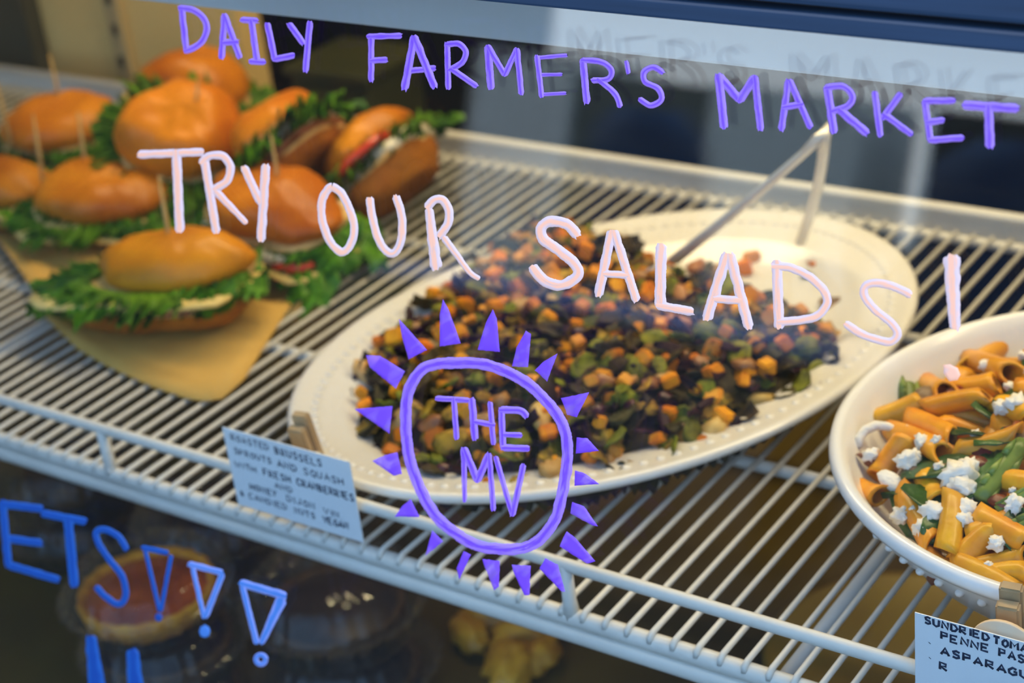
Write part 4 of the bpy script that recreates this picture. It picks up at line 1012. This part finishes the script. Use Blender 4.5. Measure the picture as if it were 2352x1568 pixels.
# round sun emblem
t = empty('painted_sun_emblem', tuple(on_glass((1110, 1050)))); tag(t, 'purple painted sun ring with rays around the words THE MV', 'emblem')
ring = [(934, 1000), (933, 941), (941, 893), (966, 852), (1001, 836), (1053, 833), (1106, 835), (1159, 851), (1211, 879), (1253, 918), (1287, 962), (1301, 1002), (1304, 1050), (1298, 1098), (1290, 1142),
        (1278, 1187), (1258, 1219), (1237, 1241), (1208, 1256), (1167, 1261), (1119, 1257), (1081, 1245), (1049, 1225), (1017, 1200), (991, 1169), (971, 1133), (955, 1095), (941, 1050), (934, 1000)]
SEED[0] += 1; painted('sun_ring', [stroke(ring, 26, SEED[0])], purple_p, t)
E5 = lambda x, y: (960 + x / 4.6125, 880 + y / 4.612)
letters(t, purple_p, [
    [[E5(195, 160), E5(540, 180)], [E5(380, 160), E5(410, 585)]],
    [([E5(570, 165), E5(605, 590)], 17), [E5(765, 200), E5(800, 640)], [E5(600, 405), E5(815, 440)]],
    [([E5(885, 270), E5(905, 690)], 15), ([E5(880, 280), E5(1090, 290), E5(1150, 350)], 17), ([E5(920, 540), E5(1105, 550)], 13), ([E5(905, 680), E5(1180, 690)], 16)],
    [([E5(485, 690), E5(495, 1250)], (15, 10)), ([E5(490, 690), E5(630, 1030)], 17), ([E5(630, 1030), E5(755, 750)], 17), ([E5(755, 750), E5(800, 1340)], 13)],
    [([E5(825, 780), E5(1000, 1390)], (13, 12)), ([E5(1120, 860), E5(1005, 1390)], (14, 14))]], 13)
rays = [[(841, 815), (874, 817), (931, 852), (910, 892), (850, 843)], [(917, 732), (938, 755), (981, 803), (939, 825), (924, 773)], [(1018, 687), (1031, 710), (1059, 788), (1011, 795), (1011, 724)],
        [(1132, 710), (1141, 731), (1148, 808), (1097, 803), (1116, 741)], [(1208, 759), (1220, 766), (1213, 843), (1176, 841), (1187, 797)], [(1281, 811), (1257, 876), (1229, 850), (1246, 832)],
        [(1289, 914), (1354, 900), (1325, 958), (1303, 952)], [(1325, 1004), (1350, 1006), (1376, 1035), (1323, 1041)], [(1321, 1080), (1342, 1085), (1377, 1111), (1320, 1115)],
        [(1315, 1152), (1342, 1162), (1374, 1208), (1361, 1206), (1310, 1178)], [(1302, 1219), (1323, 1235), (1368, 1288), (1349, 1294), (1286, 1254)], [(1253, 1281), (1282, 1296), (1299, 1358), (1291, 1358), (1240, 1305)],
        [(1175, 1296), (1219, 1299), (1216, 1366), (1205, 1367), (1180, 1315)], [(1108, 1283), (1148, 1288), (1146, 1347), (1135, 1355), (1112, 1298)], [(1065, 1265), (1082, 1273), (1055, 1331), (1049, 1305)],
        [(993, 1217), (1018, 1243), (977, 1276), (985, 1248)], [(944, 1146), (964, 1187), (907, 1186), (924, 1162)], [(855, 1058), (885, 1045), (913, 1038), (924, 1088), (905, 1092)], [(815, 939), (902, 932), (895, 995)]]
for k, q in enumerate(rays):
    painted('sun_ray', [fill_poly(q, k + 40)], purple_p, t)
t = sign((150, 1270), 'blue painted word end ETS with exclamation marks at the lower left of the glass')
letters(t, blue_p, [
    [[(6, 1151), (20, 1297)], [(8, 1157), (99, 1168)], [(16, 1236), (95, 1247)], [(20, 1297), (134, 1331)], [(-70, 1150), (-74, 1150)]][:4],
    [[(99, 1179), (197, 1197)], ([(156, 1188), (171, 1343)], 22)],
    [([(291, 1261), (272, 1231), (240, 1215), (222, 1223), (226, 1246), (252, 1285), (280, 1321), (289, 1356), (284, 1381), (268, 1386), (244, 1371), (222, 1348)], 15)],
    [([(328, 1257), (386, 1269)], 13), ([(334, 1262), (367, 1402)], 10), ([(394, 1274), (370, 1402)], 10)],
    [([(209, 1462), (216, 1515), (224, 1580)], (24, 40))], [([(304, 1494), (313, 1590)], (28, 38))]], 18)
letters(t, ltblue_p, [
    [([(435, 1295), (511, 1315)], 15), ([(443, 1305), (469, 1418)], 11), ([(511, 1318), (473, 1415)], 14)],
    [([(553, 1338), (656, 1368)], 19), ([(557, 1346), (590, 1476)], 14), ([(647, 1376), (601, 1476)], (27, 14))]], 14)
for q, m_, r in (((365, 1417), blue_p, 9), ((471, 1449), ltblue_p, 13)):
    painted('painted_dot', [fill_poly([(q[0] + r * math.cos(a * 0.785), q[1] + r * 1.15 * math.sin(a * 0.785)) for a in range(8)], r)], m_, t)
SEED[0] += 1; painted('painted_dot', [stroke([(599 + 11 * math.cos(a * 0.6283), 1514 + 11 * math.sin(a * 0.6283)) for a in range(11)], 12, SEED[0])], ltblue_p, t)

# ------------------------------------------------------------------ chairs outside mirrored in the glass, with an added bench and bottles
blue_seat = mat('navy_seat', (0.010, 0.050, 0.13), (0.014, 0.065, 0.16), 5, rough=0.4)
leg_m = mat('dark_leg', (0.02, 0.02, 0.022), rough=0.4, metal=0.5)
def patio_chair(label, x, y, rz, w=0.36, top=0.89):
    t = empty('patio_chair', (x, y, GROUND), (0, 0, rz)); tag(t, label, 'chair', 'patio chairs mirrored in the glass')
    V = []; F_ = []; n = 17; m = 10
    for s_ in (0, 1):
        for j in range(m):
            for i in range(n):
                u = i / (n - 1) * 2 - 1; q = j / (m - 1)
                ww = w / 2 * (1 - 0.12 * q) * (1 if q < 0.7 else math.sqrt(max(0.02, 1 - ((q - 0.7) / 0.32) ** 2)) ** 0.6)
                V.append((u * ww, -0.19 - 0.05 * q + 0.05 * u * u - s_ * 0.012, 0.45 + (top - 0.45) * q))
    for s_ in (0, 1):
        for j in range(m - 1):
            for i in range(n - 1):
                k = s_ * n * m + j * n + i; F_.append((k, k + 1, k + n + 1, k + n))
    ringi = list(range(n)) + [j * n + n - 1 for j in range(1, m)] + [(m - 1) * n + i for i in range(n - 2, -1, -1)] + [j * n for j in range(m - 2, 0, -1)]
    for a, b in zip(ringi, ringi[1:] + ringi[:1]): F_.append((a, b, n * m + b, n * m + a))
    obj('backrest', V, F_, blue_seat, t)
    box_obj('seat', (-w / 2, -0.20, 0.43), (w / 2, 0.20, 0.455), blue_seat, t, 0.008)
    for sx in (-1, 1):
        for sy in (-1, 1):
            v, f = tube([(sx * w * 0.42, sy * 0.17, 0.43), (sx * w * 0.50, sy * 0.21, 0.0)], 0.011, 8); obj('leg', v, f, leg_m, t)
    return t
patio_chair('navy patio chair mirrored in the glass above the platter', -2.27, -2.95, math.pi, w=0.38)
patio_chair('navy patio chair mirrored at the right edge of the glass', -1.27, -2.95, math.pi, w=0.58, top=0.92)
bt = empty('added_bench', (-1.98, -2.2, GROUND)); tag(bt, 'pale blue bench added outside to mirror as a band over the salad', 'bench')  # bench made up so its reflection lays a pale band on the glass
seat_m = mat('pale_blue_boards', (0.26, 0.38, 0.66), (0.22, 0.32, 0.60), 6, rough=0.6)
for k in range(2): box_obj('board', (-0.62, -0.15 + 0.105 * k, 0.425), (0.62, -0.055 + 0.105 * k, 0.45), seat_m, bt, 0.004)
for k, (x, lab) in enumerate(((-1.475, 'white bottle added outside to mirror as glare over the bare end of the platter, left one'), (-1.385, 'white bottle added outside to mirror as glare over the bare end of the platter, right one'))):
    b_ = empty('glare_bottle', (x, -2.2, GROUND + 0.45)); tag(b_, lab, 'bottle', 'bottles added outside for glare')  # made-up bottle, added to reflect white glare near the tongs
    v, f = lathe([(0.001, 0.0), (0.030, 0.0), (0.033, 0.006), (0.033, 0.145), (0.028, 0.165), (0.014, 0.178)], 28); obj('body', v, f, porcelain2, b_)
    v, f = lathe([(0.016, 0.175), (0.017, 0.18), (0.017, 0.205), (0.014, 0.21), (0.001, 0.21)], 20); obj('cap', v, f, porcelain2, b_)
for sx in (-0.5, 0.5): box_obj('leg', (sx - 0.03, -0.14, 0.0), (sx + 0.03, 0.14, 0.4249), leg_m, bt, 0.004)
